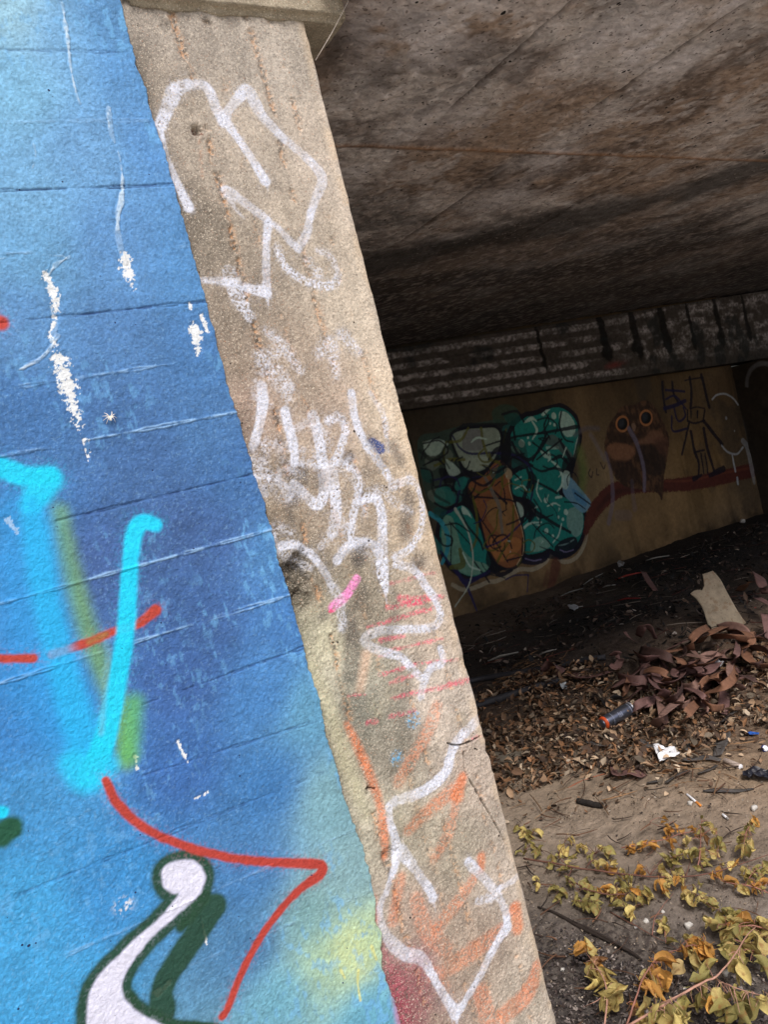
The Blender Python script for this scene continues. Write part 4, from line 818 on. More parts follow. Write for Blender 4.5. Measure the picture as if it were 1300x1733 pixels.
# ================================================================== loose things on the ground
def matc(name, col, rough=.8, **k): return surf(name, col, rough, **{**dict(var=.25, scale=60, bscale=150, bdist=.001), **k})
def poly_mask(x, y, P):
    ins = np.zeros(x.shape, bool)
    for a, b in zip(P, np.roll(P, -1, 0)):
        c = (a[1] > y) != (b[1] > y); e = b-a
        ins ^= c & (x < a[0]+(y-a[1])*e[0]/(e[1] if abs(e[1]) > 1e-9 else 1e-9))
    return ins
def gpoly(pts): return np.array([ground_pt(*p)[:2] for p in pts])
def curl_leaf(n, g, L, Wd, pos, yaw, tilt, roll, fold, curl):
    """n leaves at once -> (n, 15, 3) points on a 5 x 3 grid, folded on the midrib and curled"""
    t = np.linspace(0, 1, 5); prof = np.array([.10, .78, 1.0, .66, .04]); V = np.zeros((n, 5, 3, 3))
    for i in range(5):
        a = curl*(t[i]-.5); cx = L*np.where(np.abs(curl) > .05, np.sin(a)/np.where(np.abs(curl) < .05, 1, curl), t[i]-.5); cz = L*np.where(np.abs(curl) > .05, (1-np.cos(a))/np.where(np.abs(curl) < .05, 1, curl), 0)
        for j, s in enumerate((-1, 0, 1)):
            ww = Wd*.5*prof[i]*(1+g.uniform(-.18, .18, n))
            V[:, i, j, 0] = cx; V[:, i, j, 1] = s*ww*np.cos(fold); V[:, i, j, 2] = cz + abs(s)*ww*np.sin(fold)
    V = V.reshape(n, 15, 3)
    def rot(V, a, ax):
        c, s = np.cos(a)[:, None], np.sin(a)[:, None]; i, j = [(1, 2), (2, 0), (0, 1)][ax]
        o = V.copy(); o[..., i] = V[..., i]*c-V[..., j]*s; o[..., j] = V[..., i]*s+V[..., j]*c; return o
    V = rot(V, roll, 0); V = rot(V, tilt, 1); V = rot(V, yaw, 2)
    return V+pos[:, None, :]
LF = np.array([(i*3+j, (i+1)*3+j, (i+1)*3+j+1, i*3+j+1) for i in range(4) for j in range(2)])
def litter(name, n, P, cols, Lr, seed, tiltmax=.5, dens=None, hmax=.02, foldr=(.05, .9), asp=(.4, .75)):
    g = np.random.default_rng(seed); lo, hi = P.min(0), P.max(0); X = []; 
    while sum(len(a) for a in X) < n:
        q = g.uniform(lo, hi, (n, 2)); m = poly_mask(q[:, 0], q[:, 1], P)
        pv = fbm(q[:, 0], q[:, 1], 3.0, 3, seed); m &= g.uniform(0, 1, n) < (sstep(.25, .6, pv) if dens is None else dens(q))
        X.append(q[m])
    q = np.concatenate(X)[:n]; L = Lr[0]+(Lr[1]-Lr[0])*g.uniform(0, 1, n)**1.5*g.uniform(.75, 1.1, n); Wd = L*g.uniform(*asp, n)
    z = gz(q[:, 0], q[:, 1]) + g.uniform(.002, 1, n)**2*hmax + .004
    V = curl_leaf(n, g, L, Wd, np.column_stack([q, z]), g.uniform(0, 6.28, n), g.normal(0, tiltmax, n), g.normal(0, tiltmax, n), g.uniform(*foldr, n), g.uniform(-1.6, 1.8, n))
    C = lin(np.array(cols))[g.integers(0, len(cols), n)]*g.uniform(.6, 1.3, n)[:, None]
    F = (LF[None]+15*np.arange(n)[:, None, None]).reshape(-1, 4)
    o = raw(name, V.reshape(-1, 3), F, M_ATTR, None, True, np.repeat(np.clip(C, .01, .6), 15, 0)); tag(o, kind='stuff'); return o

BAND = gpoly([(795,1195),(840,1165),(930,1130),(1000,1120),(1090,1170),(1180,1150),(1300,1090),(1500,1040),(1560,1180),(1400,1240),(1290,1238),(1225,1272),(1150,1320),(1050,1318),(960,1318),(890,1345),(840,1350)])
BROWN = [(140,112,88),(112,88,68),(156,128,102),(90,70,56),(176,152,126),(76,60,50),(128,94,68),(182,164,142),(110,98,84),(150,110,78),(64,52,46),(100,76,58)]
o = litter('leaf_litter', 6500, BAND, BROWN, (.016, .062), 11, .6, None, .045, (.05, 1.2), (.28, .75)); tag(o, 'thick band of dry brown fallen leaves across the dirt', 'leaf litter')
FR = gpoly([(800,1160),(900,1110),(1080,1150),(1300,1060),(1560,1020),(1560,1260),(1300,1300),(1240,1345),(1100,1350),(900,1400),(850,1420)])
o = litter('scattered_leaves', 1100, FR, BROWN, (.016, .036), 12, .35, lambda q: np.full(len(q), .8), .012); tag(o, 'thin scatter of small dry leaves at the edges of the leaf band', 'leaf litter')
BLK = gpoly([(765,1115),(790,1060),(1000,985),(1200,915),(1400,850),(1600,830),(1560,1080),(1300,1100),(1150,1120),(1060,1140),(940,1130),(840,1150)])
DARK = [(34,30,28),(22,20,20),(48,40,36),(62,52,46),(18,17,18),(84,68,58),(40,30,28),(110,96,86),(26,24,26)]
o = litter('charred_debris', 3600, BLK, DARK, (.02, .07), 13, .5, None, .05, (.0, .5), (.2, .6)); tag(o, 'black layer of charred scraps and ash in front of the owl wall', 'debris')
PALE = [(150,140,128),(176,168,158),(120,108,96),(90,60,54),(140,70,62),(100,90,84)]
o = litter('pale_scraps', 420, BLK, PALE, (.012, .045), 14, .4, None, .04, (.0, .5), (.15, .5)); tag(o, 'pale and reddish flecks strewn over the black ash', 'debris')
MUL = gpoly([(915,1560),(980,1575),(1060,1630),(1180,1660),(1300,1650),(1400,1640),(1400,1800),(900,1800),(900,1640)])
o = litter('charred_chips', 3800, MUL, [(62,54,54),(46,42,44),(84,76,74),(116,106,102),(72,60,56),(140,130,124)], (.006, .016), 15, .4, None, .008, (.0, .4), (.25, .7)); tag(o, 'bed of small dark wood chips at the foot of the pillar', 'wood chips')
GRV = gpoly([(850,1380),(1300,1290),(1500,1300),(1500,1800),(930,1800),(880,1500)])
o = litter('grit', 2600, GRV, [(120,106,90),(96,82,70),(150,136,120),(70,60,54),(168,156,142),(60,50,46)], (.004, .011), 16, .4, None, .004, (.0, .6), (.4, .9)); tag(o, 'fine grit and leaf crumbs sprinkled over the bare dirt', 'grit')
def twigs(name, n, P, cols, Lr, seed, label):
    g = np.random.default_rng(seed); lo, hi = P.min(0), P.max(0); parts = []; C = []
    while len(parts) < n:
        q = g.uniform(lo, hi); 
        if not poly_mask(q[:1], q[1:], P)[0]: continue
        L = g.uniform(*Lr); a = g.uniform(0, 6.28); k = g.uniform(-.5, .5); t = np.linspace(-.5, .5, 5)
        x = q[0]+L*(t*math.cos(a)-k*t*t*math.sin(a)); y = q[1]+L*(t*math.sin(a)+k*t*t*math.cos(a)); r = g.uniform(.0008, .0026)
        v, f = tube(np.column_stack([x, y, gz(x, y)+.012+g.uniform(0, .02)]), [r, r*1.1, r*.9, r*.8, r*.4], 5); parts.append((v, f)); C.append(np.repeat(lin(cols[g.integers(len(cols))])[None]*g.uniform(.6, 1.2), len(v), 0))
    V, F = merge(parts); o = raw(name, V, F, M_ATTR, None, True, np.concatenate(C)); tag(o, label, 'twigs', kind='stuff')
twigs('twig_litter', 520, FR, [(120,92,66),(90,66,50),(70,54,44),(150,116,84)], (.04, .16), 31, 'fine dry twigs tangled through the fallen leaves')
twigs('fine_twigs', 150, GRV, [(90,66,52),(110,80,62),(60,48,42)], (.03, .10), 32, 'thin broken twigs scattered on the bare dirt')
twigs('charred_twigs', 330, BLK, [(30,26,26),(60,50,46),(130,120,110),(90,50,44)], (.06, .30), 33, 'burnt sticks and splinters lying in the black ash')

# ---- curled bark strips
M_BARK = matc('purple_bark', (108,80,76), .7, var=.3, scale=25); M_BARK2 = matc('brown_bark', (124,88,68), .75, scale=25); M_GREYB = matc('grey_bark', (86,82,80), .75, scale=30)
M_BARK3 = matc('dark_bark', (78,58,54), .75, scale=30); M_BARK4 = matc('dusty_bark', (134,104,94), .8, scale=30)
def at6(x, y): return (750+x/2.364, 950+y/2.364)
def strip(pts, w, h, tw, mat, label, group=None, name='bark_strip', T=at6, cup=.14, curl=0):
    q = np.array([ground_pt(*T(x, y), h=hh) for (x, y), hh in zip(pts, h)]); q = catmull(q, 5)
    k = np.linalg.norm(q.mean(0)-CAM)/FPX
    V, F = ribbon(q, [a*k*1.12 for a in w], tw, .0006, 4, cup)
    z = gz(V[:, 0], V[:, 1]); V[:, 2] = np.maximum(V[:, 2], z+.002)
    o = raw(name, V, F, mat); return tag(o, label, 'bark strip', group)
HG = 'curled bark strips in the heap'; HL = 'curled purple-brown bark strip tangled in the heap below the pale board'
for (pts, w, h, tw, lb) in [
    ([(712,582),(750,545),(792,510),(822,488)], [14,15,15,12], [.01,.03,.05,.06], [.2,.5,.3,.6], 'broad straight bark strip rising from behind the spray can'),
    ([(684,505),(730,475),(780,440),(815,405)], [15,16,16,13], [.05,.05,.06,.05], [.3,.1,.5,.2], 'broad flat bark strip pointing up at the heap, above the spray can'),
    ([(845,378),(900,352),(980,315),(1082,285)], [11,12,11,9], [.06,.08,.09,.07], [.1,.4,.2,.3], 'long narrow bark strip arching up to the foot of the pale board'),
    ([(672,378),(700,368),(708,395),(690,425),(668,412)], [10,12,12,10,8], [.08,.10,.06,.04,.06], [.4,1.0,1.4,.6,.2], 'tight bark curl standing at the left end of the heap'),
    ([(782,300),(800,262),(826,268),(850,310)], [10,14,12,8], [.04,.12,.09,.02], [.8,.5,.2,.4], 'bark curl standing alone in the black ash'),
    ([(726,280),(742,302),(775,325)], [5,5,4], [.05,.03,.01], [.2,.5,.8], 'thin pale sliver of bark beside the lone curl in the ash'),
    ([(500,450),(560,462),(620,458),(668,440)], [18,22,22,16], [.03,.04,.04,.03], [.2,.1,.2,.1], 'wide dark bark sheet lying left of the heap'),
    ([(400,440),(430,410),(470,430),(450,465)], [14,16,14,10], [.03,.07,.06,.02], [.6,.9,.4,.2], 'curled bark piece at the end of the upper black pole'),
    ([(1060,455),(1090,470),(1115,500),(1120,530)], [10,13,14,9], [.06,.05,.03,.02], [.3,.6,.9,1.1], 'bark strip hanging down the right front of the heap'),
    ([(1110,500),(1160,480),(1210,462),(1252,452)], [10,12,11,8], [.03,.05,.05,.04], [.2,.3,.1,.4], 'bark strip stretched out to the right of the heap'),
    ([(900,605),(960,590),(1020,578),(1070,545)], [8,10,10,7], [.02,.03,.03,.04], [.5,.2,.3,.7], 'dark bark strip along the bottom edge of the heap'),
    ([(1254,145),(1300,170),(1340,190)], [12,13,12], [.10,.12,.10], [.2,.4,.2], 'purple bark strip cut by the right edge of the photo, beside the board'),
    ([(1185,120),(1215,92),(1240,80)], [13,14,10], [.04,.09,.10], [.4,.2,.1], 'orange-brown bark strip right of the pale board'),
    ([(1240,40),(1262,60),(1275,95),(1290,130)], [13,16,14,9], [.14,.13,.09,.03], [.9,.7,.4,.2], 'curled bark strip bending down above the right of the board'),
    ([(1285,210),(1295,255),(1300,310)], [11,12,10], [.10,.07,.03], [.5,.6,.8], 'upright bark strip near the right edge below the curled one'),
    ([(1215,290),(1250,300),(1290,285)], [14,16,12], [.05,.06,.05], [.3,.2,.5], 'bark strip lying right of the foot of the board'),
    ([(800,40),(822,80),(850,118)], [9,10,7], [.08,.05,.02], [.6,.4,.2], 'bark strip drooping in the ash in front of the painted branch'),
    ]: strip(pts, w, h, tw, M_BARK2 if 'orange' in lb else M_BARK, lb)
g = np.random.default_rng(5); HP = np.array([(850,390),(960,330),(1090,290),(1200,300),(1250,350),(1250,420),(1130,470),(1090,540),(950,590),(850,560),(830,500),(700,500),(680,440)])
n = 0
while n < 70:
    x, y = g.uniform((660,280),(1260,600))
    if not poly_mask(np.array([x]), np.array([y]), HP)[0]: continue
    n += 1; a = g.uniform(0, 6.28); L = g.uniform(70, 170); b = g.uniform(-1.9, 1.9)
    pts = []; cx, cy = x, y
    for k in range(5): pts.append((cx, cy)); cx += L/3*math.cos(a); cy += L/3*math.sin(a)*.6; a += b*.45
    w0 = g.uniform(8, 15); tw0 = g.uniform(-.3, 1.3)
    strip(pts, [w0*.9, w0, w0, w0*.95], list(np.clip(np.array([.02,.06,.08,.07,.03])*g.uniform(.4, 2.0), .004, .16)), [tw0, tw0+g.uniform(-1.2, 1.2)], [M_BARK, M_BARK, M_BARK3, M_BARK4, M_BARK2][g.integers(5)], HL, HG)
# dark flat bark pieces lying in the leaf band
for (pts, w, h, tw, mt, lb) in [
    ([(1040,918),(1100,915),(1180,918),(1245,908)], [6,10,9,4], [.008]*4, [.2,.0,.1,.2], M_GREYB, 'long dark grey bark sliver on bare dirt above the cigarette'),
    ([(892,884),(925,862),(960,845),(992,838)], [7,10,9,6], [.012]*4, [.3,.5,.2,.1], M_GREYB, 'grey rolled bark piece just below the white paper'),
    ([(1020,848),(1060,835),(1098,815)], [7,9,6], [.012]*3, [.4,.3,.2], M_GREYB, 'grey rolled bark piece left of the paper tube'),
    ([(815,885),(850,880),(880,872)], [6,8,6], [.01]*3, [.3,.2,.1], M_GREYB, 'small grey bark roll below the torn white paper'),
    ([(1100,775),(1112,735),(1128,700),(1136,672)], [12,17,17,8], [.012,.014,.016,.02], [.2,.1,.2,.3], M_GREYB, 'leaf-shaped dark bark piece standing above the paper tube'),
    ([(960,790),(1000,795),(1050,785),(1110,795)], [10,13,14,8], [.012]*4, [.1,.2,.0,.1], M_GREYB, 'flat dark bark sheet to the right of the white paper'),
    ([(740,700),(790,715),(830,740),(850,752)], [9,12,11,5], [.02,.025,.02,.01], [.2,.4,.2,.1], M_GREYB, 'wavy dark bark strip above the torn white paper'),
    ([(860,745),(905,748),(950,738),(972,715),(980,760)], [8,9,9,9,8], [.01,.012,.014,.03,.012], [.1,.1,.3,.8,.3], M_GREYB, 'bent dark bark strip with an upturned end above the white paper'),
    ([(575,720),(620,735),(670,738),(715,762)], [9,14,14,7], [.015,.02,.02,.01], [.2,.3,.2,.1], M_GREYB, 'broad dark bark flake in the leaves below the spray can'),
    ([(515,640),(545,665),(575,690)], [14,16,10], [.012]*3, [.1,.2,.2], M_GREYB, 'grey ridged bark flake left of the spray can'),
    ([(690,820),(705,852),(750,842),(800,862)], [16,20,20,17], [.012,.02,.024,.012], [.3,.2,.1,.3], M_BARK, 'rumpled red-brown bark scrap on the edge of the bare dirt'),
    ([(1120,640),(1150,612),(1190,590)], [8,10,8], [.02,.025,.02], [.5,.3,.2], M_GREYB, 'shiny dark bark sliver right of the heap'),
    ]: strip(pts, w, h, tw, mt, lb)
for (pts, w, h, lb) in [([(600,530),(630,548),(648,580),(672,598)], [9,12,12,8], [.02,.05,.05,.03], 'black crumpled strip just left behind the spray can'), ([(660,560),(690,545),(718,548)], [8,10,8], [.02,.04,.03], 'black crumpled strip touching the top of the spray can')]:
    strip(pts, w, h, [.4,1.2,.6], matc('soot_strip', (30,30,32), .6), lb)

# ---- poles, stick, slab
M_SOOT = matc('sooty_pole', (52,52,56), .6, bdist=.002); M_STICK = matc('dark_stick', (54,46,42), .85, scale=30, bdist=.003); M_CHAR = matc('charcoal', (40,36,34), .9, bdist=.003)
def pole(name, pts, r, mat, label, cat, T=at6, h=None, n=10):
    q = catmull(np.array([ground_pt(*T(*p), h=(h[i] if h else r)) for i, p in enumerate(pts)]), 6)
    jit = (fbm(np.arange(len(q))*.37, np.zeros(len(q)), 1.0, 3, len(label))-.5)*r*.6
    q[:, 2] += jit; V, F = tube(q, [r, r*1.05, r*.95, r*.9], n); o = raw(name, V, F, mat); return tag(o, label, cat)
pole('pole', [(60,610),(150,572),(300,525),(462,472)], .021, M_SOOT, 'black pole lying in the leaves, nearer to the pillar', 'pole')
pole('pole', [(80,490),(160,468),(380,432),(500,408),(650,382)], .017, M_SOOT, 'thinner black pole on the ash, farther back than the other pole', 'pole')
at7 = lambda x, y: (800+x/2.6, 1280+y/2.6)
so_ = empty('split_stick', ground_pt(*at7(500,770)), 'long dark split stick lying on the dirt beside the pillar', 'stick')
def sub(name, pts, rr, mat, root, T=at7, h=.006):
    q = catmull(np.array([ground_pt(*T(*p), h=h) for p in pts]), 5); V, F = tube(q, rr, 7); return raw(name, V, F, mat, root)
sub('stem', [(288,660),(370,690),(450,735),(530,775),(610,815),(690,855),(745,893)], [.003,.005,.007,.006,.005,.003], M_STICK, so_)
sub('split_stem', [(440,722),(520,760),(600,802),(660,838)], [.002,.004,.004,.002], M_STICK, so_, h=.012); sub('twig', [(300,665),(325,630),(330,612)], [.002,.0015,.001], M_STICK, so_)
pole('charred_stick', [(540,958),(575,965),(610,972),(638,975)], .012, M_CHAR, 'short charred stick lying alone on the bare dirt', 'stick')
pole('red_twig', [(500,905),(545,882),(600,862),(650,848)], .0025, matc('red_twig', (140,88,66)), 'thin reddish twig at the lower edge of the leaf band', 'twig')
def flat(name, pts, T, h, th, mat, label, cat, nrm=(0, 0, 1)):
    q = np.array([ground_pt(*T(*p), h=h) for p in pts]); V, F = slab(q, nrm, th); o = raw(name, V, F, mat, None, False); return tag(o, label, cat)
flat('stone_slab', [(195,772),(290,762),(330,768),(322,800),(240,816),(200,812)], at6, .012, .022, matc('grey_slab', (112,104,92), .85), 'flat grey slab at the edge of the leaves beside the pillar', 'stone slab')
for (a, b, r, c, lb) in [((812,-2),(905,-22),.008,(150,146,140),'pale straight splinter leaning in the ash below the painted branch'),((470,140),(560,108),.007,(130,128,122),'grey splinter on the ash near the teal lettering'),((505,195),(560,180),.006,(126,122,116),'short grey splinter on the ash in front of the brown drips'),((560,95),(640,48),.006,(140,136,130),'pale splinter close to the foot of the owl wall'),
                 ((640,105),(690,95),.006,(140,136,130),'short pale splinter between two red scraps in the ash'),((180,400),(300,365),.012,(140,136,128),'pale crumpled strip near the far pole and the pillar'),((385,375),(455,352),.006,(150,146,140),'wavy white strip lying on the ash above the far pole'),((690,75),(800,44),.012,(140,52,44),'red strip on the ash in front of the painted branch'),((700,158),(790,148),.009,(130,46,44),'thin red scrap in the middle of the ash')]:
    q = np.array([ground_pt(*at6(*a), h=.02), ground_pt(*at6((a[0]*.6+b[0]*.4), (a[1]*.6+b[1]*.4)-3), h=.03), ground_pt(*at6(*b), h=.02)]); q = catmull(q, 4)
    V, F = ribbon(q, [r*2, r*3, r*2], [.2, .6, .3], .002, 3, .4); tag(raw('splinter' if 'red' not in lb else 'red_strip', V, F, matc('splinter', c, .8)), lb, 'splinter' if 'red' not in lb else 'strip')

# ---- pale broken board leaning in the heap
def board():
    base = ground_pt(*at6(1130, 275), h=.0); nrm = -(Fh*.86)+np.array([0, 0, .5]); nrm /= np.linalg.norm(nrm)
    O = [(1078,38),(1058,46),(1037,52),(1041,74),(1044,98),(1036,116),(1018,114),(1003,118),(990,129),(1012,150),(1034,178),(1046,210),(1056,242),(1066,275),(1076,300),(1110,300),(1150,285),(1190,262),(1212,246),(1198,228),(1176,196),(1156,160),(1140,132),(1124,100),(1110,74),(1094,54)]
    pts = []
    for p in O:
        d = ray(*at6(*p)); pts.append(CAM+d*(((base-CAM)@nrm)/(d@nrm)))
    V, F = slab(pts, nrm, .014); return raw('broken_board', V, F, surf('weathered_board', (142,130,112), .85, .3, 18, bscale=70, bdist=.002, bits=[(22,.58,.66,(120,96,74),.6),(90,.64,.7,(84,74,64),.7)]), None, False)
tag(board(), 'pale broken board with a notched end leaning up out of the bark heap', 'board')
# small hollow bark tube at its foot
q0 = ground_pt(*at6(1212, 300), h=.05); ax = np.array([.25, -.9, .1]); V, F = tube([q0, q0+ax*.05], .022, 12, False); V2, F2 = tube([q0+ax*.05, q0], .018, 12, False)
F3 = [(12+k, 12+(k+1) % 12, 24+(k+1) % 12, 24+k) for k in range(12)]
tag(raw('bark_tube', np.vstack([V, V2]), F+[tuple(i+24 for i in f) for f in F2]+F3, M_BARK2), 'hollow rolled bark tube showing its open end at the foot of the board', 'bark tube')

# ---- spray can
def lathe(prof, origin, ax, n=28):
    ax = np.asarray(ax)/np.linalg.norm(ax); s = np.cross(ax, [0, 0, 1.0]); s /= np.linalg.norm(s); u = np.cross(s, ax); V = []; F = []
    for (r, t) in prof:
        for k in range(n):
            a = 2*math.pi*k/n; V.append(origin+ax*t+r*(math.cos(a)*s+math.sin(a)*u))
    for i in range(len(prof)-1):
        for k in range(n): F.append((i*n+k, i*n+(k+1) % n, (i+1)*n+(k+1) % n, (i+1)*n+k))
    F.append(tuple(range(n))[::-1]); F.append(tuple(range((len(prof)-1)*n, len(prof)*n))); return np.array(V), F
A0 = ground_pt(*at6(637, 650), h=.040); A1 = ground_pt(*at6(750, 588), h=.044); R = .031; dx = (A1-A0); Lc = np.linalg.norm(dx); dx /= Lc
can = empty('spray_can', A0-np.array([0, 0, .033]), 'dark spray paint can with an orange ring lying in the dry leaves', 'spray can')
mm, ntm, bm_ = nodes('can_metal', .32); bm_.inputs['Base Color'].default_value = (*lin((118,122,136)), 1); bm_.inputs['Metallic'].default_value = .85
mo, _, b2 = nodes('orange_plastic', .45); b2.inputs['Base Color'].default_value = (*lin((196,80,40)), 1)
mw, _, b3 = nodes('bright_rim', .35); b3.inputs['Base Color'].default_value = (*lin((196,198,206)), 1); b3.inputs['Metallic'].default_value = .6
raw('body', *lathe([(R*.97, .014),(R, .018),(R, Lc-.010),(R*.985, Lc-.007)], A0, dx), mm, can)
raw('orange_ring', *lathe([(R*.72, .002),(R*.9, .004),(R*.99, .008),(R*1.0, .0150),(R*.97, .0165)], A0, dx), mo, can)
raw('shoulder', *lathe([(R*.20, -.007),(R*.40, -.006),(R*.62, -.002),(R*.74, .0025)], A0, dx), mm, can)
raw('rim', *lathe([(R*.975, Lc-.0075),(R*1.02, Lc-.005),(R*1.02, Lc),(R*.95, Lc+.001),(R*.88, Lc-.004),(R*.3, Lc-.012)], A0, dx), mw, can)
# printed bands on the label, following the body
mp, _, b4 = nodes('label_print', .4); b4.inputs['Base Color'].default_value = (*lin((150,156,176)), 1)
sv = np.cross(dx, [0, 0, 1.0]); sv /= np.linalg.norm(sv); uv_ = np.cross(sv, dx); 
if sv@(CAM-A0) < 0: sv = -sv
def on_can(t, a): return A0+dx*t+(R*1.006)*(math.cos(a)*sv+math.sin(a)*uv_)
parts = []
for (t0, t1, a0, a1) in [(.05,.052,-.9,1.4),(.085,.088,.1,.9),(.094,.097,.1,.75),(.103,.106,.15,.85),(Lc-.022,Lc-.019,-.9,1.5)]:
    aa = np.linspace(a0, a1, 10); V = np.array([on_can(t, a) for a in aa for t in (t0, t1)]); parts.append((V, [(2*i, 2*i+1, 2*i+3, 2*i+2) for i in range(9)]))
for v_, f_ in parts: raw('printed_line', v_, f_, mp, can)

# ---- papers, cigarettes, wrappers
M_PAPER = matc('white_paper', (232,232,236), .8, var=.06, bdist=.0005)
def sheet(name, outline, T, hf, mat, label, cat, seed, n=9, amp=.01):
    P = np.array([ground_pt(*T(*p))[:2] for p in outline]); c = P.mean(0); V = []; F = []; m = len(P); g = np.random.default_rng(seed)
    for i in range(n):
        for k in range(m):
            q = c+(P[k]-c)*((i+.001)/(n-1)); V.append([*q, 0])
    V = np.array(V); V[:, 2] = gz(V[:, 0], V[:, 1])+hf+np.abs(fbm(V[:, 0], V[:, 1], 28, 2, seed)-.5)*amp*5
    for i in range(n-1):
        for k in range(m): F.append((i*m+k, i*m+(k+1) % m, (i+1)*m+(k+1) % m, (i+1)*m+k))
    V2 = V.copy(); V2[:, 2] -= .0012; q = len(V); F += [tuple(j+q for j in f[::-1]) for f in F]
    for k in range(m): a = (n-1)*m; F.append((a+k, q+a+k, q+a+(k+1) % m, a+(k+1) % m))
    return tag(raw(name, np.vstack([V, V2]), F, mat, None, False), label, cat)
def dense(P, k=4): return [tuple(np.array(P[i])*(1-t/k)+np.array(P[(i+1) % len(P)])*(t/k)) for i in range(len(P)) for t in range(k)]
sheet('paper_scrap', dense([(848,768),(878,772),(905,782),(935,775),(945,800),(958,808),(930,815),(905,820),(876,838),(862,805)]), at6, .036, M_PAPER, 'crumpled bright white paper scrap on the edge of the leaves', 'paper', 3, 9, .010)
M_FOIL = matc('pale_wrapper', (176,178,182), .35, var=.15)
sheet('wrapper', dense([(916,470),(945,460),(985,466),(978,486),(945,497),(920,490)]), at6, .03, M_FOIL, 'crumpled silvery wrapper in front of the bark heap', 'wrapper', 4, 8, .012)
sheet('wrapper', dense([(1076,430),(1098,422),(1135,448),(1118,460),(1088,450)]), at6, .05, M_FOIL, 'silvery wrapper lying higher up on the right of the bark heap', 'wrapper', 5, 8, .012)
sheet('wrapper', dense([(472,508),(490,500),(503,515),(495,530),(476,525)]), at6, .02, matc('pale_cup', (160,166,168), .4), 'small pale crumpled cup by the end of the near black pole', 'wrapper', 6, 8, .016)
sheet('wrapper', dense([(700,20),(710,12),(730,20),(722,34),(706,36)]), at6, .03, M_FOIL, 'tiny pale scrap on the ash against the foot of the wall', 'wrapper', 7, 7, .01)
sheet('wrapper', dense([(500,190),(535,188),(548,200),(530,215),(512,206)]), at6, .03, M_FOIL, 'pale scrap in the ash left of the lone bark curl', 'wrapper', 8, 7, .01)
sheet('black_rag', dense([(1203,862),(1230,850),(1275,856),(1330,862),(1340,890),(1290,896),(1240,888),(1206,880)]), at6, .02, matc('black_plastic', (34,34,42), .35, var=.2), 'crumpled black plastic at the right edge of the photo', 'plastic', 9, 9, .014)
sheet('blue_plastic', dense([(1212,690),(1240,695),(1268,694),(1266,702),(1240,704),(1214,699)]), at6, .012, matc('blue_plastic', (48,92,170), .4), 'small blue plastic strip in the leaves near the right edge', 'plastic', 10, 6, .006)
def roll(name, a, b, T, r, parts, label, cat, h=None):
    p = ground_pt(*T(*a), h=h or r+.002); q = ground_pt(*T(*b), h=h or r+.002); d = q-p; L = np.linalg.norm(d); d /= L; root = empty(name, p-np.array([0, 0, r]), label, cat)
    for (nm, t0, t1, mat, k) in parts: raw(nm, *lathe([(r*k*.9, L*t0),(r*k, L*t0+.0006),(r*k, L*t1-.0006),(r*k*.9, L*t1)], p, d, 16), mat, root)
    return root
mf, _, b5 = nodes('cigarette_filter', .7); b5.inputs['Base Color'].default_value = (*lin((222,142,66)), 1)
roll('cigarette', (976,931), (1031,976), at6, .0042, [('paper', 0, .68, M_PAPER, 1), ('filter', .68, 1, mf, 1.03)], 'whole white cigarette with an orange filter on the bare dirt', 'cigarette')
roll('cigarette_butt', (1119,1011), (1141,1029), at6, .0042, [('paper', 0, .72, M_PAPER, 1), ('ash_tip', .72, 1, matc('ash', (150,146,142)), .9)], 'short white cigarette end nearest the yellow leaves', 'cigarette')
roll('paper_tube', (1126,795), (1192,822), at6, .011, [('tube', 0, .97, matc('printed_paper', (176,160,150), .7, var=.3, scale=300), 1), ('end_cap', .97, 1, M_PAPER, .92)], 'pale printed paper tube lying in the leaves at the right', 'tube')
bc = ground_pt(*at6(1284, 749), h=.009); cp = empty('bottle_cap', bc, 'tiny blue and white bottle cap near the right edge', 'cap')
raw('shell', *lathe([(.0125,0),(.0135,.003),(.0135,.009),(.0115,.0115)], bc, (-.3,-.9,.55), 20), matc('cap_blue', (44,58,120), .4), cp); raw('face', *lathe([(.0112,.0117),(.0108,.0125)], bc, (-.3,-.9,.55), 20), M_PAPER, cp)
# ---- stones
M_STONE = matc('pale_stone', (196,192,186), .9, var=.25, scale=120, bdist=.002)
for (x, y, r, T, lb) in [(948,742,.0125,at7,'largest white pebble on the dirt, below the green leaves'),(764,722,.0085,at7,'white pebble left of the largest one, by a thin pink stem'),(838,683,.006,at7,'small white pebble above the largest one'),(717,750,.006,at7,'tiny white pebble below the long dark twig'),(396,938,.007,at7,'white pebble in the dark chips near the pillar'),
                         (1112,950,.0095,at7,'white shell-like stone near the right-hand yellow leaves'),(933,1018,.0045,at7,'tiny white pebble under the pink stem'),(1244,985,.012,at6,'lone brown pebble on the dirt right of the cigarettes'),(988,966,.010,at6,'pale stone touching the orange end of the cigarette'),(1216,822,.030,at6,'grey stone in the corner below the side wall')]:
    if r > .02: q = ground_pt(1257, 882, h=.02)
    else: q = ground_pt(*T(x, y), h=r*.6)
    V, F = lump(q, r, int(x), (1, .85, .75)); tag(raw('stone' if r > .02 else 'pebble', V, F, M_STONE), lb, 'stone')
for i, (x, y) in enumerate([(402,605),(1082,582),(455,712),(1170,512),(520,715),(975,605),(1205,600),(560,800)]):
    V, F = lump(ground_pt(*at6(x, y), h=.014), .014, 200+i, (1.2, .8, .6)); tag(raw('stone_chip', V, F, matc('chip', (176,160,138), .9)), 'pale stone chip lying among the brown leaves', 'stone', 'stone chips among the leaves')

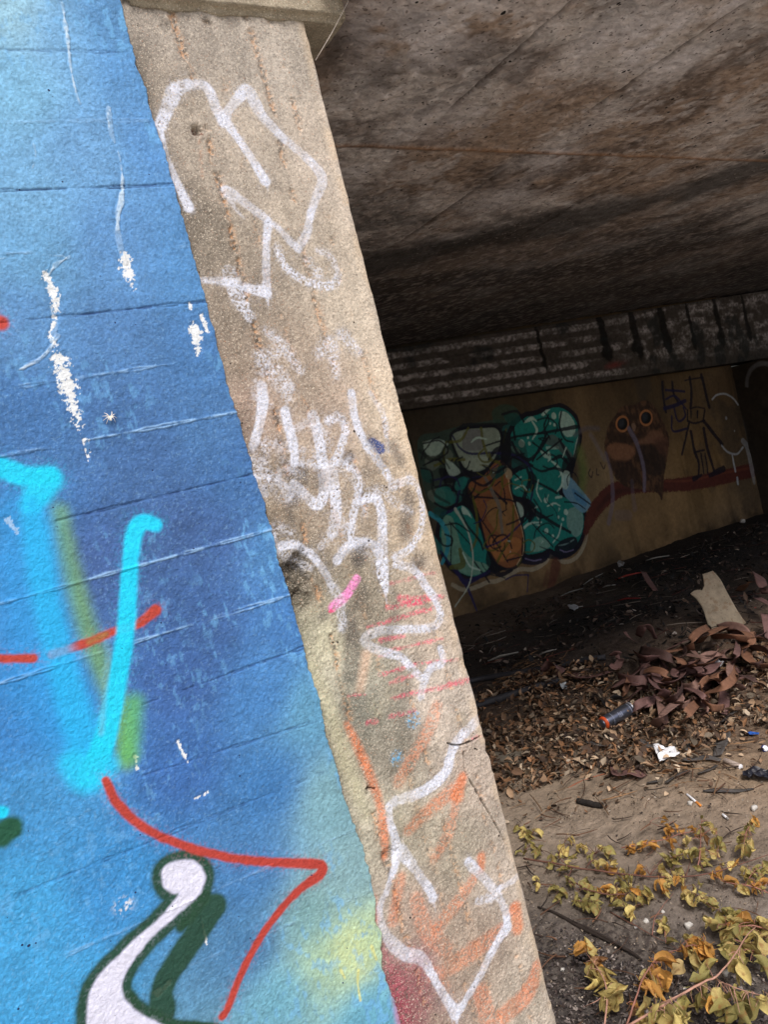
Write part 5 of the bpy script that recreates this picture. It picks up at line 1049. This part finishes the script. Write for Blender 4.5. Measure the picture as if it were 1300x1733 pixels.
# ================================================================== cut branches with wilting leaves
def leafmat(name, c1, c2):
    m, nt, b = nodes(name, .55); co = coords(nt); f = noise(nt, co, 60, 4)
    oi = nt.nodes.new('ShaderNodeObjectInfo'); c = ramp(nt, f, [(.35, tuple(lin(c1))), (.65, tuple(lin(c2)))])
    v = ramp(nt, oi.outputs['Random'], [(0, (.62, .58, .5)), (.5, (.95, .93, .9)), (1, (1.2, 1.15, 1.0))]); c = mixc(nt, 1.0, c, v, 'MULTIPLY')
    br = ramp(nt, noise(nt, co, 3.2, 5), [(.55, (0, 0, 0)), (.68, (.75, .75, .75))]); c = mixc(nt, br, c, tuple(lin((150, 104, 62))))
    nt.links.new(c, b.inputs['Base Color'])
    bump(nt, b, noise(nt, co, 220, 3), .0008); b.inputs['Subsurface Weight'].default_value = 0.0
    tr = nt.nodes.new('ShaderNodeBsdfTranslucent'); tr.inputs['Color'].default_value = (*lin(c2), 1); mx = nt.nodes.new('ShaderNodeMixShader'); mx.inputs[0].default_value = .22
    nt.links.new(b.outputs[0], mx.inputs[1]); nt.links.new(tr.outputs[0], mx.inputs[2]); nt.links.new(mx.outputs[0], nt.nodes['Material Output'].inputs['Surface']); return m
ML = {'g': leafmat('olive_leaf', (146,140,84), (174,164,106)), 'y': leafmat('yellow_leaf', (198,182,114), (220,202,138)), 'o': leafmat('orange_leaf', (196,140,70), (218,172,98)), 'b': leafmat('brown_leaf', (150,112,80), (176,138,100)), 'p': leafmat('pale_leaf', (232,206,146), (240,216,160))}
def leaf_mesh(kind, seed):
    g = np.random.default_rng(seed); nu, nv = 9, 6; V = []; fold = g.uniform(.3, 1.5); curl = g.uniform(-2.2, 3.2); tw = g.uniform(-1.0, 1.0); wav = g.uniform(.02, .16); ph = g.uniform(0, 6)
    if kind == 'p': fold, curl, tw = .12, .5, 0
    for i in range(nu):
        t = i/(nu-1); w_ = .40*math.sin(math.pi*t**.72)**.8*(1-.25*t) + .012; a = curl*(t-.4)
        cx = (math.sin(a)/curl if abs(curl) > .1 else t-.4); cz = ((1-math.cos(a))/curl if abs(curl) > .1 else 0)
        for j in range(nv):
            s = j/(nv-1)*2-1; rr = fold*(1+.5*t); y = s*w_*math.cos(rr*abs(s)**.5); z = abs(s)*w_*math.sin(rr)+wav*math.sin(9*t+ph+s*2)*abs(s)*.5
            c_, s_ = math.cos(tw*t), math.sin(tw*t); y, z = y*c_-z*s_, y*s_+z*c_
            V.append((cx-z*math.sin(a)+.4, y, cz+z*math.cos(a)))
    F = [(i*nv+j, (i+1)*nv+j, (i+1)*nv+j+1, i*nv+j+1) for i in range(nu-1) for j in range(nv-1)]
    me = bpy.data.meshes.new('leaf'); 
    sv_, sf_ = tube([(-.22, 0, .03), (-.1, 0, 0), (.02, 0, 0)], .012, 5); n0 = len(V); V += [tuple(v) for v in sv_]; F += [tuple(i+n0 for i in f) for f in sf_]
    me.from_pydata(V, [], F); me.polygons.foreach_set('use_smooth', np.ones(len(F), bool)); me.materials.append(ML[kind]); me.update(); return me
LM = {k: [leaf_mesh(k, 100*i+ord(k)) for i in range(14)] for k in ML}
M_STEM = matc('pink_stem', (150,104,90), .6); M_STEMD = matc('dark_stem', (112,78,66), .7); M_STEMP = matc('pale_stem', (176,134,116), .6)
gl = np.random.default_rng(21)
def branch(label, stems, leaves, mat, r0=.0028, h0=.03, size=.036, group=None):
    root = empty('cut_branch', ground_pt(*at7(*stems[0][0])), label, 'branch', group)
    paths = []
    for si, st in enumerate(stems):
        hs = h0*(.6+.8*np.sin(np.linspace(.5, 2.8, len(st))))
        q = catmull(np.array([ground_pt(*at7(*p), h=h) for p, h in zip(st, hs)]), 5); q[:, 2] += (fbm(np.arange(len(q))*.31, np.zeros(len(q)), 1, 2, si)-.5)*.006
        k = 1 if si == 0 else .55
        V, F = tube(q, [r0*k, r0*k*.85, r0*k*.6, r0*k*.35], 7); raw('stem' if si == 0 else 'side_stem', V, F, mat, root); paths.append(q)
    base = np.array(root.location)
    allp = np.concatenate(paths)
    ext = [(x+gl.normal(0, 9), y+gl.normal(0, 8), kd) for r_ in range(2) for (x, y, kd) in leaves if kd != 'p' and gl.uniform() < .7]
    for (x, y, kd) in (leaves+ext)[:96]:
        c = ground_pt(*at7(x, y), h=h0*gl.uniform(.5, 1.1)+.008)
        near = allp[np.argmin(np.linalg.norm(allp-c, axis=1))]; d = c-near; L = np.linalg.norm(d)
        yaw = math.atan2(d[1], d[0]) if L > .012 else gl.uniform(0, 6.28); yaw += gl.normal(0, .7)
        o = bpy.data.objects.new('leaf', LM[kd][gl.integers(14)]); COL.objects.link(o); o.parent = root
        s = size*gl.uniform(.75, 1.4)*(1.0 if kd != 'p' else 1.05); e = Euler((gl.normal(0, 1.1), gl.normal(.5, .6), yaw+gl.normal(0, .5)))
        if kd == 'p': e = Euler((.55, -.25, yaw))
        o.rotation_euler = e; o.scale = (s, s, s); o.location = Vector(c-base) - (e.to_matrix() @ Vector((.4*s, 0, 0)))
        if L > .016:
            tip = Vector(c) - (e.to_matrix() @ Vector((.55*s, 0, -.02*s)))
            mid = (np.array(tip)+near)/2+np.array([0, 0, .004]); V, F = tube(catmull([near, mid, np.array(tip)], 3), [.0011, .0008, .0007], 4); raw('leaf_stalk', V, F, mat, root)
    return root
def lv(s):
    out = []
    for t in s.split(): a, b = t[:-1].split(','); out.append((float(a), float(b), t[-1]))
    return out
branch('long branch lying across the dirt from the pillar edge with olive and yellow leaves', [[(225,445),(330,465),(470,490),(640,515),(830,530),(1000,520),(1130,487),(1310,428)],[(400,470),(380,430),(410,370)],[(500,490),(540,430)],[(440,490),(420,540),(470,590)],[(780,520),(850,430)],[(940,520),(960,450)]],
       lv('370,440g 395,405y 430,372y 470,398y 485,410y 425,470y 410,540g 395,500g 440,560g 530,430g 562,405y 602,412g 545,472y 600,492o 575,480y 640,540g 680,540g 660,510y 650,560g 742,512o 740,500o 828,498y 858,540y 838,580o 862,585y 900,550o 905,500g 932,590o 880,520y 920,545y 1100,468y 1142,482y 1160,458o 1080,500o 1100,530o 355,470g 445,440g 415,420y 510,450g 620,470y 700,540g 345,445g 840,520y 870,565y 815,560o'), M_STEMD, .0034, .03)
branch('branch with curled orange leaves at the back of the bare dirt', [[(655,398),(740,385),(850,362),(940,335),(1000,330)],[(780,290),(850,320)]], lv('690,398o 735,388y 755,392o 790,372o 800,385o 850,356o 885,380o 840,290o 848,312o 862,328o 878,322o 925,325o 955,318o 975,322o 945,378y 705,402o'), M_STEM, .0022, .025, .033)
branch('upright spray of olive leaves in the middle of the dirt', [[(985,500),(1000,440),(1003,380),(1008,270)],[(1003,400),(1045,420),(1080,440)],[(1000,350),(1060,320),(1080,360)]], lv('1010,275g 1030,298g 1045,305y 1062,330y 1080,372g 1085,400g 1060,432y 1022,440y 985,430g 990,492g 1000,345g 1012,355b 950,378y 975,415g 1030,470g 1070,410g 1005,320g'), M_STEM, .0024, .05, .036)
branch('small sprig of crumpled green leaves left of the upright spray', [[(850,450),(890,440),(950,425)]], lv('850,440g 868,455g 890,450g 905,462g 925,425g 945,430y 880,432g'), M_STEMD, .0018, .03, .032)
branch('drooping sprig with green leaves near the right edge at the back', [[(1235,285),(1205,330),(1192,410)]], lv('1242,280o 1232,295y 1200,330g 1188,355g 1195,375g 1205,400g 1195,415y 1218,310g 1215,380y'), M_STEM, .0018, .06, .035)
branch('leafy branch with olive leaves below the long branch', [[(440,545),(520,590),(600,605),(680,605),(770,590)],[(500,580),(530,650)],[(640,605),(680,680)]], lv('490,562g 505,580g 512,620g 540,640g 520,662g 548,655g 598,582o 620,608y 612,590y 655,612o 672,598y 690,588y 722,600o 735,590y 760,592g 750,632g 765,615y 650,652g 630,655g 690,690y 700,680y 460,642g 452,612g 530,600g 560,625g 570,580o 705,620y 500,640g'), M_STEMD, .0026, .03)
branch('small wilted sprig with green leaves against the pillar, highest of its three', [[(195,295),(225,330),(260,345)]], lv('215,312g 232,335g 245,352g 268,330g 222,345y 285,330y'), M_STEMD, .0016, .02, .030)
branch('small wilted sprig with green leaves against the pillar, below the highest one', [[(220,420),(260,390),(320,425)]], lv('258,388g 282,402g 300,412g 275,420g 228,418g'), M_STEMD, .0016, .02, .030)
branch('small wilted sprig with yellow and green leaves near the foot of the pillar', [[(262,530),(300,560),(390,590)]], lv('278,540y 285,558y 345,588g 370,582g 400,596g 378,625g 352,578g'), M_STEMD, .0016, .02, .030)
branch('branch with yellow leaves reaching in from the right edge', [[(1310,600),(1240,575),(1120,552),(1050,520)],[(1200,565),(1240,505),(1300,470)]], lv('1135,562o 1160,570y 1185,578y 1220,572y 1245,580o 1262,560y 1282,592y 1225,520g 1250,512g 1272,500g 1295,478g 1205,512y 1060,522o 1290,560o'), M_STEM, .0024, .03, .034)
branch('short row of bright green and yellow leaves at the middle right', [[(930,600),(990,610),(1060,665),(1180,690)]], lv('990,588g 1005,610g 1018,638y 1040,645g 1070,678g 1080,690g 940,608y 962,628y 1110,682g 1130,690g 1165,692g 1060,640y 985,625y'), M_STEMD, .0018, .03, .036)
branch('lone pink stem with three small leaves above the white pebbles', [[(790,780),(800,720),(820,680),(885,600)],[(800,735),(845,760)]], lv('840,760y 852,742g 876,815g 828,735y'), M_STEM, .0014, .02, .030)
branch('thin dark twig running down to the orange leaves', [[(605,680),(700,735),(800,790),(900,845)],[(700,735),(720,690)]], [], M_STEMD, .0020, .008)
branch('thick cluster of yellow leaves at the right edge, lowest in the photo but one', [[(1310,760),(1240,745),(1160,745),(1040,735)],[(1240,745),(1290,800)],[(1240,850),(1290,880)]], lv('1130,770y 1105,745g 1160,735y 1200,750y 1190,728o 1228,800y 1262,775y 1290,762y 1240,850y 1280,800y 1140,842y 1110,792g 1265,920g 1240,750g 1285,740y 1215,845y 1262,842y 1155,875g 1050,740y 1180,770g 1300,770p 1160,760g'), M_STEM, .0024, .06, .052)
branch('long pink branch rising diagonally in the foreground to the right', [[(680,1180),(850,1088),(1000,998),(1070,970),(1150,878),(1200,795),(1250,742)],[(1000,998),(880,1065),(760,1110)],[(1060,972),(1150,1018),(1310,1062)]],
       lv('1030,950g 1042,990g 1020,1020g 1062,1080o 1100,1110g 1130,1130g 940,1100g 972,1102p 905,1130y 862,1140g 832,1152y 772,1100y 800,1162g 742,1168y 1180,925y 1152,910y 1192,945y 1150,1048g 1192,1080g 1200,1122g 1282,1080y 1180,1062g 890,1160y 850,1170y 1020,1075g 1000,1010g 920,1150g 1072,1060y 1215,1100g 815,1140y'), M_STEMP, .0030, .10, .050)
branch('arching pink stem with round orange leaves in the foreground', [[(672,1190),(700,1120),(722,1050),(765,950),(832,872),(905,848)]], lv('842,900o 906,930p 822,958o 800,990y 768,1020o 782,1032o 702,1102o 732,1122b 838,965o 792,960y'), M_STEM, .0026, .08, .056)
branch('cluster of drooping orange leaves on the tip of the arching stem', [[(900,850),(960,830),(1040,850)]], lv('922,850o 942,848o 965,842o 985,832o 1002,842o 1012,852o 1028,850o 995,870o 1000,822y 965,815y 970,870y 980,900y 1040,842o 1010,870o'), M_STEM, .0018, .06, .048)
branch('leftmost foreground stem with yellow leaves below the split stick', [[(578,1190),(592,1070),(582,990),(555,940),(520,890),(490,850)],[(590,1040),(540,1080),(480,1100)]], lv('482,862o 492,848o 512,850y 528,912o 542,932o 532,945y 602,970y 572,1002y 568,985y 626,1048y 610,1082y 562,912b 618,1062y'), M_STEMP, .0024, .07, .054)

# ---- spider on the wall and its thread by the cap
sp = on_y(185, 711, 0)+np.array([0, -.009, 0]); msp = matc('pale_spider', (240,232,220), .6)
parts = [lump(sp, .0026, 3, (.9, .8, 1.2), 6, 9, .05), lump(sp+np.array([0, -.0003, .0036]), .0018, 4, (1, .8, 1), 6, 9, .05)]
for s in (-1, 1):
    for k, a in enumerate((.95, .35, -.25, -.85)):
        p0 = sp+np.array([s*.001, 0, .003]); p1 = p0+np.array([s*.0045*math.cos(a), -.003, .0045*math.sin(a)+.001]); p2 = p0+np.array([s*.0105*math.cos(a*1.1), .005, .0105*math.sin(a*1.15)])
        parts.append(tube(catmull([p0, p1, p2], 4), [.0007, .0006, .0003], 5))
tag(raw('spider', *merge(parts), msp), 'tiny pale spider sitting on the blue wall', 'spider')
V, F = tube(np.array([on_y(590, 2, -.03), on_y(562, 56, -.012), on_y(534, 103, .0)]), .0006, 5); tag(raw('spider_thread', V, F, matc('silk', (210,200,190), .4)), 'single spider thread slanting from the cap to the pillar edge', 'spider thread')
